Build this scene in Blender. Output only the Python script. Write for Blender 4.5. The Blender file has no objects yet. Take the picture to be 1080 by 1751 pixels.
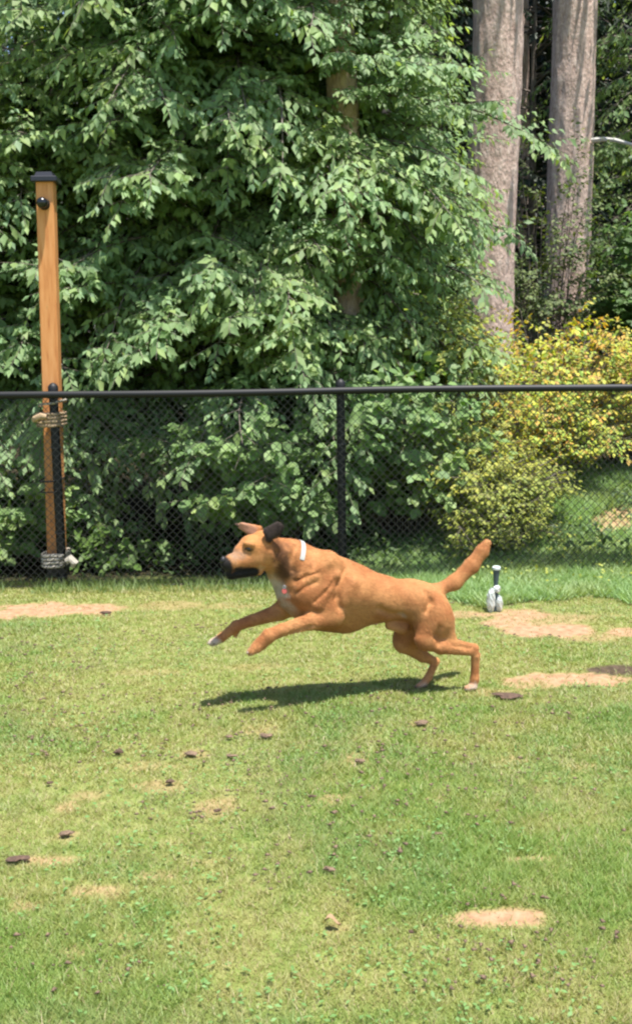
import bpy, math, random
import numpy as np
from mathutils import Vector, Matrix, Euler
from mathutils.bvhtree import BVHTree

random.seed(7); RNG = np.random.default_rng(7)
scene = bpy.context.scene
R = math.radians

# ------------------------------------------------------------------ camera
F_PX, W_PX, H_PX = 1803.0, 1080.0, 1751.0
cam_d = bpy.data.cameras.new('camera'); cam = bpy.data.objects.new('camera', cam_d)
scene.collection.objects.link(cam); scene.camera = cam
cam_d.sensor_fit = 'VERTICAL'; cam_d.sensor_height = 24.0; cam_d.lens = F_PX / H_PX * 24.0
cam_d.clip_start = 0.05; cam_d.clip_end = 900
CAM_LOC = Vector((0, 0, 1.5))
CAM_ROT = Matrix.Rotation(R(90 - 8.2), 3, 'X') @ Matrix.Rotation(R(-0.8), 3, 'Z')
cam.location = CAM_LOC; cam.rotation_euler = CAM_ROT.to_euler()

# ------------------------------------------------------------------ light
SUN = Vector((0.17, -0.19, 0.95)).normalized()
world = bpy.data.worlds.new('World'); scene.world = world; world.use_nodes = True
wn = world.node_tree; bg = wn.nodes['Background']
sky = wn.nodes.new('ShaderNodeTexSky'); sky.sky_type = 'NISHITA'; sky.sun_disc = False
sky.sun_elevation = math.asin(SUN.z); sky.sun_rotation = math.atan2(SUN.x, SUN.y)
wn.links.new(sky.outputs[0], bg.inputs[0]); bg.inputs[1].default_value = 0.12
sun_d = bpy.data.lights.new('sun', 'SUN'); sun = bpy.data.objects.new('sun', sun_d)
scene.collection.objects.link(sun)
sun_d.energy = 5.0; sun_d.angle = R(0.53); sun_d.color = (1.0, 0.965, 0.9)
sun.rotation_euler = SUN.to_track_quat('Z', 'Y').to_euler(); sun.location = (3, -4, 12)
scene.view_settings.view_transform = 'Standard'; scene.view_settings.look = 'None'
scene.view_settings.gamma = 1.0; scene.view_settings.use_curve_mapping = False
scene.view_settings.exposure = 1.06
scene.cycles.pixel_filter_type = 'BLACKMAN_HARRIS'; scene.cycles.filter_width = 2.3
scene.cycles.max_bounces = 8; scene.cycles.diffuse_bounces = 4; scene.cycles.transmission_bounces = 4
scene.cycles.sample_clamp_indirect = 6

# ------------------------------------------------------------------ helpers
def ray(px, py):
    v = Vector(((px - W_PX / 2) / F_PX, -(py - H_PX / 2) / F_PX, -1.0))
    return CAM_ROT @ v
def at(px, py, Y):
    r = ray(px, py); return CAM_LOC + r * (Y / r.y)
def ground(px, py, z=0.0):
    r = ray(px, py); return CAM_LOC + r * ((z - CAM_LOC.z) / r.z)
M2P = Matrix(CAM_ROT).transposed()
def to_px(P):
    q = np.asarray(P, float) - np.array(CAM_LOC)
    m = np.array(M2P)
    c = q @ m.T
    return c[..., 0] / -c[..., 2] * F_PX + W_PX / 2, -c[..., 1] / -c[..., 2] * F_PX + H_PX / 2

def smooth(t): t = np.clip(t, 0, 1); return t * t * (3 - 2 * t)
_lat = np.random.default_rng(3).random((256, 256))
def vnoise(x, y, s=1.0, o=0):
    x = np.asarray(x) * s + o * 17.3; y = np.asarray(y) * s + o * 9.1
    xi = np.floor(x).astype(int); yi = np.floor(y).astype(int); fx = smooth(x - xi); fy = smooth(y - yi)
    g = lambda a, b: _lat[a % 256, b % 256]
    return (g(xi, yi) * (1 - fx) + g(xi + 1, yi) * fx) * (1 - fy) + (g(xi, yi + 1) * (1 - fx) + g(xi + 1, yi + 1) * fx) * fy
def fbm(x, y, s=1.0, n=4, o=0):
    a = 0; w = 0
    for i in range(n):
        a = a + vnoise(x, y, s * 2 ** i, o + i) * .5 ** i; w += .5 ** i
    return a / w

def link(o, parent=None):
    scene.collection.objects.link(o)
    if parent: o.parent = parent
    return o
def tag(o, label=None, cat=None, group=None, kind=None):
    if label: o['label'] = label
    if cat: o['category'] = cat
    if group: o['group'] = group
    if kind: o['kind'] = kind
    return o
def np_mesh(name, verts, tris, mat=None, smooth_sh=False, col=None, colname='tint'):
    """triangle or quad soup -> mesh; col per vertex (N,3)"""
    me = bpy.data.meshes.new(name)
    verts = np.ascontiguousarray(verts, dtype=np.float32); f = np.ascontiguousarray(tris, dtype=np.int32)
    k = f.shape[1]
    me.vertices.add(len(verts)); me.vertices.foreach_set('co', verts.ravel())
    me.loops.add(f.size); me.loops.foreach_set('vertex_index', f.ravel())
    me.polygons.add(len(f)); me.polygons.foreach_set('loop_start', np.arange(0, f.size, k, dtype=np.int32))
    me.update(calc_edges=True)
    if smooth_sh: me.polygons.foreach_set('use_smooth', np.ones(len(f), bool))
    if col is not None:
        a = me.color_attributes.new(colname, 'FLOAT_COLOR', 'POINT')
        c = np.ones((len(verts), 4), np.float32); c[:, :3] = np.asarray(col) * (1 if colname == 'mask' else ALB); a.data.foreach_set('color', c.ravel())
    if mat: me.materials.append(mat)
    me.validate(); return me
def np_obj(name, verts, tris, mat, parent=None, **k):
    return link(bpy.data.objects.new(name, np_mesh(name, verts, tris, mat, **k)), parent)
def empty(name, loc=(0, 0, 0)):
    o = bpy.data.objects.new(name, None); o.location = loc; o.empty_display_size = .1; return link(o)

class MB:
    def __init__(s): s.v = []; s.f = []
    def add(s, v, f):
        n = len(s.v); s.v += [tuple(p) for p in v]; s.f += [tuple(i + n for i in q) for q in f]
    def box(s, c, d, rot=None, bev=0.0):
        hx, hy, hz = d[0] / 2, d[1] / 2, d[2] / 2
        if bev <= 0:
            vs = [Vector((x, y, z)) for x in (-hx, hx) for y in (-hy, hy) for z in (-hz, hz)]
            fs = [(0, 1, 3, 2), (4, 6, 7, 5), (0, 4, 5, 1), (2, 3, 7, 6), (0, 2, 6, 4), (1, 5, 7, 3)]
        else:
            vs = []; fs = []
            prof = [(-hz, bev), (-hz + bev, 0), (hz - bev, 0), (hz, bev)]
            for z, i in prof:
                ax, ay = hx - i, hy - i; b = bev
                vs += [Vector(p) for p in ((-ax + b, -ay, z), (ax - b, -ay, z), (ax, -ay + b, z), (ax, ay - b, z), (ax - b, ay, z), (-ax + b, ay, z), (-ax, ay - b, z), (-ax, -ay + b, z))]
            for r in range(3):
                for i in range(8):
                    j = (i + 1) % 8; fs.append((r * 8 + i, r * 8 + j, r * 8 + 8 + j, r * 8 + 8 + i))
            fs.append(tuple(range(7, -1, -1))); fs.append(tuple(range(24, 32)))
        if rot: vs = [rot @ v for v in vs]
        s.add([v + Vector(c) for v in vs], fs)
    def tube(s, pts, rad, n=10, cap=True, wob=0.0):
        pts = [Vector(p) for p in pts]; rr = rad if hasattr(rad, '__len__') else [rad] * len(pts)
        vs = []; fs = []; up = None
        for i, p in enumerate(pts):
            t = (pts[min(i + 1, len(pts) - 1)] - pts[max(i - 1, 0)]).normalized()
            if up is None: up = t.orthogonal().normalized()
            u = (up - t * up.dot(t)).normalized(); up = u; w = t.cross(u)
            for k in range(n):
                a = 2 * math.pi * k / n; q = rr[i] * (1 + wob * (random.random() - .5))
                vs.append(p + (u * math.cos(a) + w * math.sin(a)) * q)
        for i in range(len(pts) - 1):
            for k in range(n):
                l = (k + 1) % n; fs.append((i * n + k, i * n + l, i * n + n + l, i * n + n + k))
        if cap: fs.append(tuple(range(n - 1, -1, -1))); fs.append(tuple(range((len(pts) - 1) * n, len(pts) * n)))
        s.add(vs, fs)
    def lathe(s, c, prof, n=20):
        vs = []; fs = []
        for r, z in prof:
            for k in range(n):
                a = 2 * math.pi * k / n; vs.append(Vector(c) + Vector((r * math.cos(a), r * math.sin(a), z)))
        for i in range(len(prof) - 1):
            for k in range(n):
                l = (k + 1) % n; fs.append((i * n + k, i * n + l, i * n + n + l, i * n + n + k))
        fs.append(tuple(range(n - 1, -1, -1))); fs.append(tuple(range((len(prof) - 1) * n, len(prof) * n)))
        s.add(vs, fs)
    def build(s, name, mat, parent=None, sm=False):
        me = bpy.data.meshes.new(name); me.from_pydata(s.v, [], s.f); me.update()
        if mat: me.materials.append(mat)
        if sm:
            me.polygons.foreach_set('use_smooth', [True] * len(me.polygons))
            try: me.set_sharp_from_angle(angle=R(40))
            except Exception: pass
        return link(bpy.data.objects.new(name, me), parent)

# ------------------------------------------------------------------ materials
ALB = .72   # overall reflectance level
def mat(name, col=(.5, .5, .5), rough=.6, metal=0.0, spec=.5):
    if not metal: col = tuple(c * ALB for c in col)
    m = bpy.data.materials.new(name); m.use_nodes = True
    p = m.node_tree.nodes['Principled BSDF']
    p.inputs['Base Color'].default_value = (*col, 1); p.inputs['Roughness'].default_value = rough
    p.inputs['Metallic'].default_value = metal; p.inputs['Specular IOR Level'].default_value = spec
    return m, m.node_tree, p
def N(nt, t, **k):
    n = nt.nodes.new(t)
    for a, b in k.items():
        if a in n.inputs: n.inputs[a].default_value = b
        else: setattr(n, a, b)
    return n
def ramp(nt, stops, k=None):
    k = ALB if k is None else k; stops = [(p_, tuple(v * k for v in c_)) for p_, c_ in stops]
    r = nt.nodes.new('ShaderNodeValToRGB'); e = r.color_ramp.elements
    while len(e) < len(stops): e.new(.5)
    for x, (p, c) in zip(e, stops): x.position = p; x.color = (*c, 1)
    return r
def noise_col(nt, scale, stops, coord='Object', vec_scale=None, detail=6, rough=.6, k=None):
    tc = nt.nodes.new('ShaderNodeTexCoord'); src = tc.outputs[coord]
    if vec_scale:
        mp = nt.nodes.new('ShaderNodeMapping'); mp.inputs['Scale'].default_value = vec_scale
        nt.links.new(src, mp.inputs[0]); src = mp.outputs[0]
    n = N(nt, 'ShaderNodeTexNoise'); n.inputs['Scale'].default_value = scale; n.inputs['Detail'].default_value = detail; n.inputs['Roughness'].default_value = rough
    nt.links.new(src, n.inputs['Vector']); r = ramp(nt, stops, k); nt.links.new(n.outputs['Fac'], r.inputs[0])
    return r, n
def bump(nt, p, src, strength=.4, dist=.01):
    b = nt.nodes.new('ShaderNodeBump'); b.inputs['Strength'].default_value = strength; b.inputs['Distance'].default_value = dist
    nt.links.new(src, b.inputs['Height']); nt.links.new(b.outputs[0], p.inputs['Normal']); return b

def leaf_mat(name, gloss=.35, trans=.3, rnd=False, base=None):
    m, nt, p = mat(name, (.1, .2, .05), gloss, 0, .5)
    if base:
        oi = nt.nodes.new('ShaderNodeObjectInfo'); r = ramp(nt, base); nt.links.new(oi.outputs['Random'], r.inputs[0]); src = r.outputs[0]
    else:
        a = nt.nodes.new('ShaderNodeVertexColor'); a.layer_name = 'tint'; src = a.outputs[0]
    nt.links.new(src, p.inputs['Base Color'])
    tr = nt.nodes.new('ShaderNodeBsdfTranslucent'); mx = nt.nodes.new('ShaderNodeMixShader')
    br = nt.nodes.new('ShaderNodeMixRGB'); br.blend_type = 'MULTIPLY'; br.inputs[0].default_value = 1; br.inputs[2].default_value = (1.35, 1.3, .5, 1)
    nt.links.new(src, br.inputs[1]); nt.links.new(br.outputs[0], tr.inputs[0])
    mx.inputs[0].default_value = trans
    nt.links.new(p.outputs[0], mx.inputs[1]); nt.links.new(tr.outputs[0], mx.inputs[2])
    nt.links.new(mx.outputs[0], nt.nodes['Material Output'].inputs[0]); return m

M_leaf = leaf_mat('broad_leaf', .6, .46)
M_small = leaf_mat('small_leaf', .65, .35)
M_needle = leaf_mat('needle', .6, .1)
M_grass = leaf_mat('grass_blade', .55, .25)

def bark_mat(name, stops, bs=.9):
    m, nt, p = mat(name, (.3, .25, .2), .9, 0, .2)
    r, n = noise_col(nt, 9, stops, vec_scale=(1.6, 1.6, .9), detail=8, rough=.7)
    n2 = N(nt, 'ShaderNodeTexNoise'); n2.inputs['Scale'].default_value = 38; n2.inputs['Detail'].default_value = 5
    tc = nt.nodes.new('ShaderNodeTexCoord'); mp = nt.nodes.new('ShaderNodeMapping'); mp.inputs['Scale'].default_value = (1.0, 1.0, .5)
    nt.links.new(tc.outputs['Object'], mp.inputs[0]); nt.links.new(mp.outputs[0], n2.inputs['Vector'])
    mx = nt.nodes.new('ShaderNodeMixRGB'); mx.blend_type = 'OVERLAY'; mx.inputs[0].default_value = .45
    nt.links.new(r.outputs[0], mx.inputs[1]); nt.links.new(n2.outputs['Fac'], mx.inputs[2]); nt.links.new(mx.outputs[0], p.inputs['Base Color'])
    ad = N(nt, 'ShaderNodeMath', operation='ADD'); nt.links.new(n.outputs['Fac'], ad.inputs[0]); nt.links.new(n2.outputs['Fac'], ad.inputs[1])
    bump(nt, p, ad.outputs[0], bs, .02); return m
M_fir = bark_mat('fir_bark', [(.24, (.28, .175, .14)), (.38, (.58, .405, .335)), (.56, (.78, .58, .485)), (.75, (.92, .755, .66))])
M_bark = bark_mat('smooth_bark', [(.3, (.10, .08, .065)), (.5, (.22, .18, .15)), (.75, (.38, .34, .30))], .5)
M_dark = mat('black_vinyl', (.012, .012, .014), .55, 0, .35)[0]
M_wire = mat('black_wire', (.035, .035, .038), .38, 0, .65)[0]

# ground --------------------------------------------------------------
SOILS = []   # (cx, cy, rx, ry, tone) in metres on the lawn
def soil_px(px, py, wx, wy, tone):
    c = ground(px, py); a = ground(px, py - wy); b = ground(px, py + wy); e = ground(px + wx, py)
    SOILS.append((c.x, c.y, abs(e.x - c.x), abs(a.y - b.y) / 2, tone))
for a in [(855, 1574, 82, 17, .95), (905, 1585, 30, 9, .9), (60, 1043, 110, 13, .95), (170, 1040, 65, 11, .9), (-60, 1050, 70, 14, .9),
          (290, 1036, 60, 8, .55), (390, 1037, 60, 7, .5), (945, 1079, 88, 13, .97), (880, 1054, 75, 10, .88), (1075, 1084, 45, 8, .9), (790, 1052, 60, 7, .8), (870, 1066, 50, 8, .9),
          (1065, 1148, 62, 12, -.95), (985, 1160, 115, 13, .93), (900, 1172, 60, 7, .8), (868, 1190, 30, 7, -.7), (1140, 1140, 60, 10, -.9), (1000, 1170, 45, 5, -.4),
          (170, 1521, 60, 12, .72), (50, 1546, 34, 10, .68), (258, 1495, 40, 10, .65), (115, 1380, 22, 12, .75), (112, 1430, 24, 10, .8), (75, 1470, 52, 8, .8), (370, 1380, 42, 16, .7), (280, 1345, 60, 14, .6), (150, 1362, 40, 9, .55),
          (575, 1588, 22, 9, .7), (900, 1473, 52, 6, .75), (745, 1366, 26, 7, .65), (570, 1370, 44, 12, .6), (350, 1470, 34, 6, .55), (120, 1628, 28, 10, .6), (612, 1300, 26, 12, .6), (450, 1250, 40, 10, .55), (250, 1310, 50, 9, .5), (230, 1600, 40, 9, .5),
          (440, 1140, 70, 6, .4), (250, 1150, 60, 6, .4), (720, 1240, 26, 8, .6), (860, 1300, 50, 10, .4), (1010, 1310, 50, 9, .4), (850, 1185, 60, 9, .6), (930, 1060, 110, 10, .7), (1000, 1092, 60, 8, .7), (330, 1290, 30, 8, .6)]:
    soil_px(*a)
def hground(x, y):
    x = np.asarray(x, float); y = np.asarray(y, float)
    bank = .46 * smooth((y - 6.35) / 2.6) * smooth((x + .1) / 2.0) + .35 * smooth((y - 9) / 8)
    return bank + (fbm(x, y, .9, 3, 5) - .5) * .03 * smooth((np.hypot(x - .3, y - 4.7) - 1.0) / 1.0) + (fbm(x, y, 5, 2, 8) - .5) * .006
def soil_mask(x, y):
    """returns coverage 0..1 and tone (>0 tan, <0 dark)"""
    cov = np.zeros_like(x); tone = np.zeros_like(x)
    wob = (fbm(x, y, 10, 4, 2) - .5) * 1.25
    for cx, cy, rx, ry, t in SOILS:
        d = np.sqrt(((x - cx) / rx) ** 2 + ((y - cy) / ry) ** 2) + wob
        c = smooth((1.15 - d) / .45) * abs(t) * (1 if abs(t) >= .85 else .86); k = c > cov
        cov = np.where(k, c, cov); tone = np.where(k, np.sign(t), tone)
    return cov, tone
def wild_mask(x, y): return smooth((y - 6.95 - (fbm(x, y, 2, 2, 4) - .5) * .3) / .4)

def axis(parts): return np.concatenate([np.linspace(a, b, n, endpoint=False) for a, b, n in parts] + [[parts[-1][1]]])
def ray_hit(px, py):
    r = ray(px, py); t = 3.0
    while t < 40:
        q = CAM_LOC + r * t
        if q.z <= float(hground(q.x, q.y)): return q
        t += .01
    return q
BP = ray_hit(1048, 893); print('bank path', BP)
def bank_path(x, y): return smooth((1.15 - np.sqrt(((x - BP.x - .1) / .38) ** 2 + ((y - BP.y - (x - BP.x) * .5) / .22) ** 2) - (fbm(x, y, 6, 3, 61) - .5) * 1.0) / .5)
gx = axis([(-150, -20, 10), (-20, -4, 30), (-4, 4, 270), (4, 20, 30), (20, 150, 10)])
gy = axis([(-60, 0, 12), (0, 1.6, 14), (1.6, 10, 290), (10, 25, 40), (25, 300, 20)])
GX, GY = np.meshgrid(gx, gy); gz = hground(GX, GY)
gv = np.stack([GX, GY, gz], -1).reshape(-1, 3)
nx_, ny_ = len(gx), len(gy); ii = np.arange((ny_ - 1) * (nx_ - 1)); r0 = ii // (nx_ - 1); c0 = ii % (nx_ - 1); b0 = r0 * nx_ + c0
cov, tone = soil_mask(GX, GY); bpth = bank_path(GX, GY); wild = wild_mask(GX, GY) * (1 - bpth); tone = np.where(bpth > cov, 1, tone); cov = np.maximum(cov, bpth * .8)
gm, nt, p = mat('lawn_soil', (.2, .2, .1), .95, 0, .1)
at_ = nt.nodes.new('ShaderNodeVertexColor'); at_.layer_name = 'mask'; sp = nt.nodes.new('ShaderNodeSeparateColor'); nt.links.new(at_.outputs[0], sp.inputs[0])
thatch, n1 = noise_col(nt, 14, [(.3, (.13, .19, .04)), (.5, (.23, .28, .075)), (.7, (.34, .33, .13))])
tan, n2 = noise_col(nt, 22, [(.25, (.24, .125, .07)), (.5, (.46, .275, .165)), (.75, (.60, .385, .25))])
drk, n3 = noise_col(nt, 30, [(.3, (.035, .022, .018)), (.7, (.15, .10, .075))])
shaded_litter, n4 = noise_col(nt, 18, [(.3, (.02, .018, .010)), (.55, (.05, .042, .022)), (.75, (.09, .07, .04))])  # leaf litter, darkened so its colour carries the shade of the wood
def mixn(fac, a, b):
    m = nt.nodes.new('ShaderNodeMixRGB'); nt.links.new(fac, m.inputs[0]); nt.links.new(a, m.inputs[1]); nt.links.new(b, m.inputs[2]); return m.outputs[0]
c = mixn(sp.outputs[0], thatch.outputs[0], tan.outputs[0]); c = mixn(sp.outputs[1], c, drk.outputs[0]); c = mixn(sp.outputs[2], c, shaded_litter.outputs[0])
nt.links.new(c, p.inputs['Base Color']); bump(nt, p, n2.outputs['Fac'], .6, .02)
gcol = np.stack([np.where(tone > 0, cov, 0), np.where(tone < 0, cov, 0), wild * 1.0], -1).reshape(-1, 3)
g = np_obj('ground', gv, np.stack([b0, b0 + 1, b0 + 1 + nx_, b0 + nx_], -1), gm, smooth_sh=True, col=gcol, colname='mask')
tag(g, kind='structure')

# ------------------------------------------------------------------ foliage machinery
def unit(a): return a / np.maximum(np.linalg.norm(a, axis=-1, keepdims=True), 1e-9)
LEAF_BROAD = (np.array([(0, 0, 0), (.42, .25, .035), (1, 0, -.06), (.42, -.25, .035), (.5, 0, -.03)]),
              np.array([(0, 4, 1), (1, 4, 2), (0, 3, 4), (3, 2, 4)]))
LEAF_ROUND = (np.array([(0, 0, 0), (.12, .26, .04), (.5, .38, .03), (.82, .22, 0), (1, 0, -.07), (.82, -.22, 0), (.5, -.38, .03), (.12, -.26, .04), (.5, 0, -.03)]),
              np.array([(0, 8, 1), (1, 8, 2), (2, 8, 3), (3, 8, 4), (0, 7, 8), (7, 6, 8), (6, 5, 8), (5, 4, 8)]))
LEAF_SMALL = (np.array([(0, 0, 0), (.5, .27, .04), (1, 0, -.03), (.5, -.27, .04)]), np.array([(0, 2, 1), (0, 3, 2)]))
NEEDLE = (np.array([(0, 0, 0), (.35, .16, .0), (1, 0, -.05), (.35, -.16, 0), ]), np.array([(0, 2, 1), (0, 3, 2)]))
def leaves_to_mesh(name, P, D, Nn, S, C, tpl, material, parent):
    D = unit(D); Nn = unit(Nn - D * np.sum(D * Nn, -1, keepdims=True)); B = np.cross(Nn, D)
    T, Fc = tpl; n, k = len(P), len(T)
    V = P[:, None] + S[:, None, None] * (T[None, :, 0:1] * D[:, None] + T[None, :, 1:2] * B[:, None] + T[None, :, 2:3] * Nn[:, None])
    Fi = (Fc[None] + (np.arange(n) * k)[:, None, None]).reshape(-1, 3)
    return np_obj(name, V.reshape(-1, 3), Fi, material, parent, col=np.repeat(C, k, 0))
def single_leaves(idx, P, D, Nn, S, C, tpl, material, parent, variants=7):
    """the largest leaves in the picture: an object each, sharing a few meshes that differ in colour"""
    D = unit(D); Nn = unit(Nn - D * np.sum(D * Nn, -1, keepdims=True)); B = np.cross(Nn, D)
    T, Fc = tpl; order = sorted(idx, key=lambda i: C[i].sum()); meshes = []
    for q in range(variants):
        c = C[order[int((q + .5) * len(order) / variants)]]
        TT = T.copy(); TT[:, 2] *= .6 + .3 * q; TT[:, 1] *= .9 + .04 * q
        meshes.append(np_mesh('leaf', TT, Fc, material, col=np.repeat(c[None], len(T), 0)))
    for j, i in enumerate(order):
        o = bpy.data.objects.new('leaf', meshes[min(variants - 1, j * variants // len(order))]); s = float(S[i])
        m = Matrix(((D[i][0] * s, B[i][0] * s, Nn[i][0] * s, P[i][0]), (D[i][1] * s, B[i][1] * s, Nn[i][1] * s, P[i][1]), (D[i][2] * s, B[i][2] * s, Nn[i][2] * s, P[i][2]), (0, 0, 0, 1)))
        link(o, parent); o.matrix_basis = m
def strips_to_mesh(name, A, Bp, ra, rb, material, parent):
    """three-sided tapered twigs from A to Bp"""
    if not len(A): return
    A = np.array(A); Bp = np.array(Bp); ra = np.array(ra); rb = np.array(rb)
    d = unit(Bp - A); u = unit(np.cross(d, np.array([.31, .17, .93]))); w = np.cross(d, u); V = []
    for k in range(3):
        a = 2 * math.pi * k / 3; o = u * math.cos(a) + w * math.sin(a)
        V += [A + o * ra[:, None], Bp + o * rb[:, None]]
    V = np.stack(V, 1); n = len(A)
    T = np.array([(0, 2, 3), (0, 3, 1), (2, 4, 5), (2, 5, 3), (4, 0, 1), (4, 1, 5)])
    return np_obj(name, V.reshape(-1, 3), (T[None] + (np.arange(n) * 6)[:, None, None]).reshape(-1, 3), material, parent, smooth_sh=True)

def mixc(a, b, t): return np.array(a)[None] * (1 - t[:, None]) + np.array(b)[None] * t[:, None]
def palette(n, stops, spread=.25, rng=RNG):
    t = rng.random(n) * (len(stops) - 1); i = np.minimum(t.astype(int), len(stops) - 2); f = (t - i)[:, None]; s = np.array(stops)
    return (s[i] * (1 - f) + s[i + 1] * f) * (1 - spread / 2 + spread * rng.random(n))[:, None]

class Plant:
    def __init__(s): s.P = []; s.D = []; s.N = []; s.S = []; s.A = []; s.B = []; s.ra = []; s.rb = []; s.shade = []
    def seg(s, a, b, ra, rb): s.A.append(a); s.B.append(b); s.ra.append(ra); s.rb.append(rb)
    def twig(s, p, d, length, step, size, rng, out, droop=.5, r=.004, lean=.6):
        """leaf-bearing shoot: leaves alternate on both sides and hang"""
        n = max(3, int(length / step)); pos = np.array(p, float); d = np.array(d, float); d /= np.linalg.norm(d)
        tone = rng.random(); last = pos
        for i in range(n):
            d = d + np.array([rng.normal() * .07, rng.normal() * .07, -droop * step * 1.6 + rng.normal() * .04]); d /= np.linalg.norm(d)
            pos = pos + d * step
            if i % 4 == 3 or i == n - 1: s.seg(last, pos, r * (1 - max(0, i - 3) / n * .7), r * (1 - (i + 1) / n * .7)); last = pos
            side = np.cross(d, (0, 0, 1.0)); side /= max(np.linalg.norm(side), 1e-6)
            sg = 1 if i % 2 else -1
            ld = d * .45 + side * sg * .55 + np.array([0, 0, -.55]) + rng.normal(size=3) * .2
            nn = np.array(out) * lean * 1.4 + np.array([0, 0, .75]) + side * sg * .15 + rng.normal(size=3) * .22
            sz = size * (.7 + .5 * rng.random()) * (1 if i < n - 2 else .7)
            s.P.append(pos); s.D.append(ld); s.N.append(nn); s.S.append(sz); s.shade.append(tone)
        s.P.append(pos); s.D.append(d + np.array([0, 0, -.3])); s.N.append(np.array(out) * lean + np.array([0, 0, .7])); s.S.append(size * .7); s.shade.append(tone)
    def arrays(s): return np.array(s.P), np.array(s.D), np.array(s.N), np.array(s.S), np.array(s.shade)

def bough(pl, base, az, length, elev, rng, leaf, step, twig_len, droop=.9, r=.018):
    """arching limb with side shoots in a loose horizontal fan"""
    d = np.array([math.cos(az) * math.cos(elev), math.sin(az) * math.cos(elev), math.sin(elev)])
    pos = np.array(base, float); n = max(4, int(length / .14)); h = length / n
    out = np.array([math.cos(az), math.sin(az), 0])
    for i in range(n):
        f = i / n
        d = d + np.array([rng.normal() * .06, rng.normal() * .06, -droop * h * .55 + rng.normal() * .03]); d /= np.linalg.norm(d)
        q = pos + d * h; pl.seg(pos, q, r * (1 - f) + .004, r * (1 - f - 1 / n) + .004); pos = q
        if f > .25:
            side = np.cross(d, (0, 0, 1.0)); side /= max(np.linalg.norm(side), 1e-6)
            for sg in (-1, 1):
                if rng.random() < .88:
                    td = d * (.55 + .3 * rng.random()) + side * sg * (.5 + .4 * rng.random()) + np.array([0, 0, .12 * rng.normal() + .05])
                    pl.twig(pos, td, twig_len * (1.1 - .6 * f) * (.6 + .7 * rng.random()), step, leaf, rng, out, .8)
            if rng.random() < .35:
                pl.twig(pos, d + np.array([0, 0, .8]), twig_len * .5, step, leaf, rng, out, .9)
    pl.twig(pos, d, twig_len * .7, step, leaf, rng, out, .8)

def finish_plant(root, pl, tpl, stops, material, n_single=0, bark=None, foliage_name='foliage', keep=None, spread=.3, rng=RNG, twigs='twigs', shade_amp=.35):
    P, D, Nn, S, sh = pl.arrays()
    C = palette(len(P), stops, spread, rng) * (1 - shade_amp / 2 + shade_amp * sh)[:, None]
    hv = smooth((fbm(P[:, 0] + P[:, 1], P[:, 2] * 1.6, 1.5, 3, 19) - .50) / .18)[:, None] * .5
    C = C * (1 - hv) + C * np.array((1.30, 1.10, .75)) * hv
    o3 = np.array(root.location)
    if keep is not None:
        k = keep(P); P, D, Nn, S, C = P[k], D[k], Nn[k], S[k], C[k]
    single = np.array([], int)
    if n_single:
        x, y = to_px(P); Dn = unit(D); Nu = unit(Nn - Dn * np.sum(Dn * Nn, -1, keepdims=True))
        view = unit(P - np.array(CAM_LOC)); dist = np.linalg.norm(P - np.array(CAM_LOC), axis=1)
        area = np.abs(np.sum(Nu * view, 1)) * (S / dist) ** 2
        inside = (x > 5) & (x < 1075) & (y > 5) & (y < 1740)
        # nearest leaf wins in a coarse cell of the view, so the chosen ones are the ones that show
        cell = (x // 26).astype(int) * 1000 + (y // 26).astype(int); best = {}
        for i in np.nonzero(inside)[0]:
            c_ = cell[i]
            if c_ not in best or dist[i] < dist[best[c_]]: best[c_] = i
        cand = np.array(list(best.values()), int)
        single = cand[np.argsort(-area[cand])][:n_single] if len(cand) else single
        single_leaves([int(i) for i in single], P - o3, D, Nn, S, C, tpl, material, root)
    m = np.ones(len(P), bool); m[single] = False
    f = leaves_to_mesh(foliage_name, P[m] - o3, D[m], Nn[m], S[m], C[m], tpl, material, root); tag(f, kind='stuff')
    A, Bp = np.array(pl.A), np.array(pl.B)
    t = strips_to_mesh(twigs, A - o3, Bp - o3, pl.ra, pl.rb, bark or M_bark, root); tag(t, kind='stuff')
    return len(P)

def trunk_mesh(base, top, r0_, r1_, material, parent, name='trunk', amp=.03, seg=48, rings=90, flare=.25, fur=26):
    base = np.array(base, float); top = np.array(top, float); L = np.linalg.norm(top - base)
    t = np.linspace(0, 1, rings) ** 1.0; a = np.linspace(0, 2 * math.pi, seg, endpoint=False)
    TT, AA = np.meshgrid(t, a, indexing='ij')
    cx = base[0] + (top[0] - base[0]) * TT + (vnoise(TT * 6, TT * 0, 1, int(base[0] * 7) % 50) - .5) * r0_ * .25; cy = base[1] + (top[1] - base[1]) * TT; cz = base[2] + (top[2] - base[2]) * TT
    rr = (r0_ + (r1_ - r0_) * TT) * (1 + flare * np.exp(-TT * L / .5))
    h = TT * L
    f1 = vnoise(AA / (2 * math.pi) * fur, h * 2.2, 1, 3); f1b = vnoise((AA / (2 * math.pi) * fur) % fur, h * 6, 1, 5)
    rr = rr * (1 + amp * (np.abs(f1 - .5) * 2 - .5) * 2 + amp * .7 * (f1b - .5))
    V = np.stack([cx + rr * np.cos(AA) - base[0] * 0, cy + rr * np.sin(AA), cz], -1).reshape(-1, 3)
    o3 = np.array(parent.location) if parent else 0
    i = np.arange((rings - 1) * seg); q = i // seg; k = i % seg; l = (k + 1) % seg
    return np_obj(name, V - o3, np.stack([q * seg + k, q * seg + l, (q + 1) * seg + l, (q + 1) * seg + k], -1), material, parent, smooth_sh=True)

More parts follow.
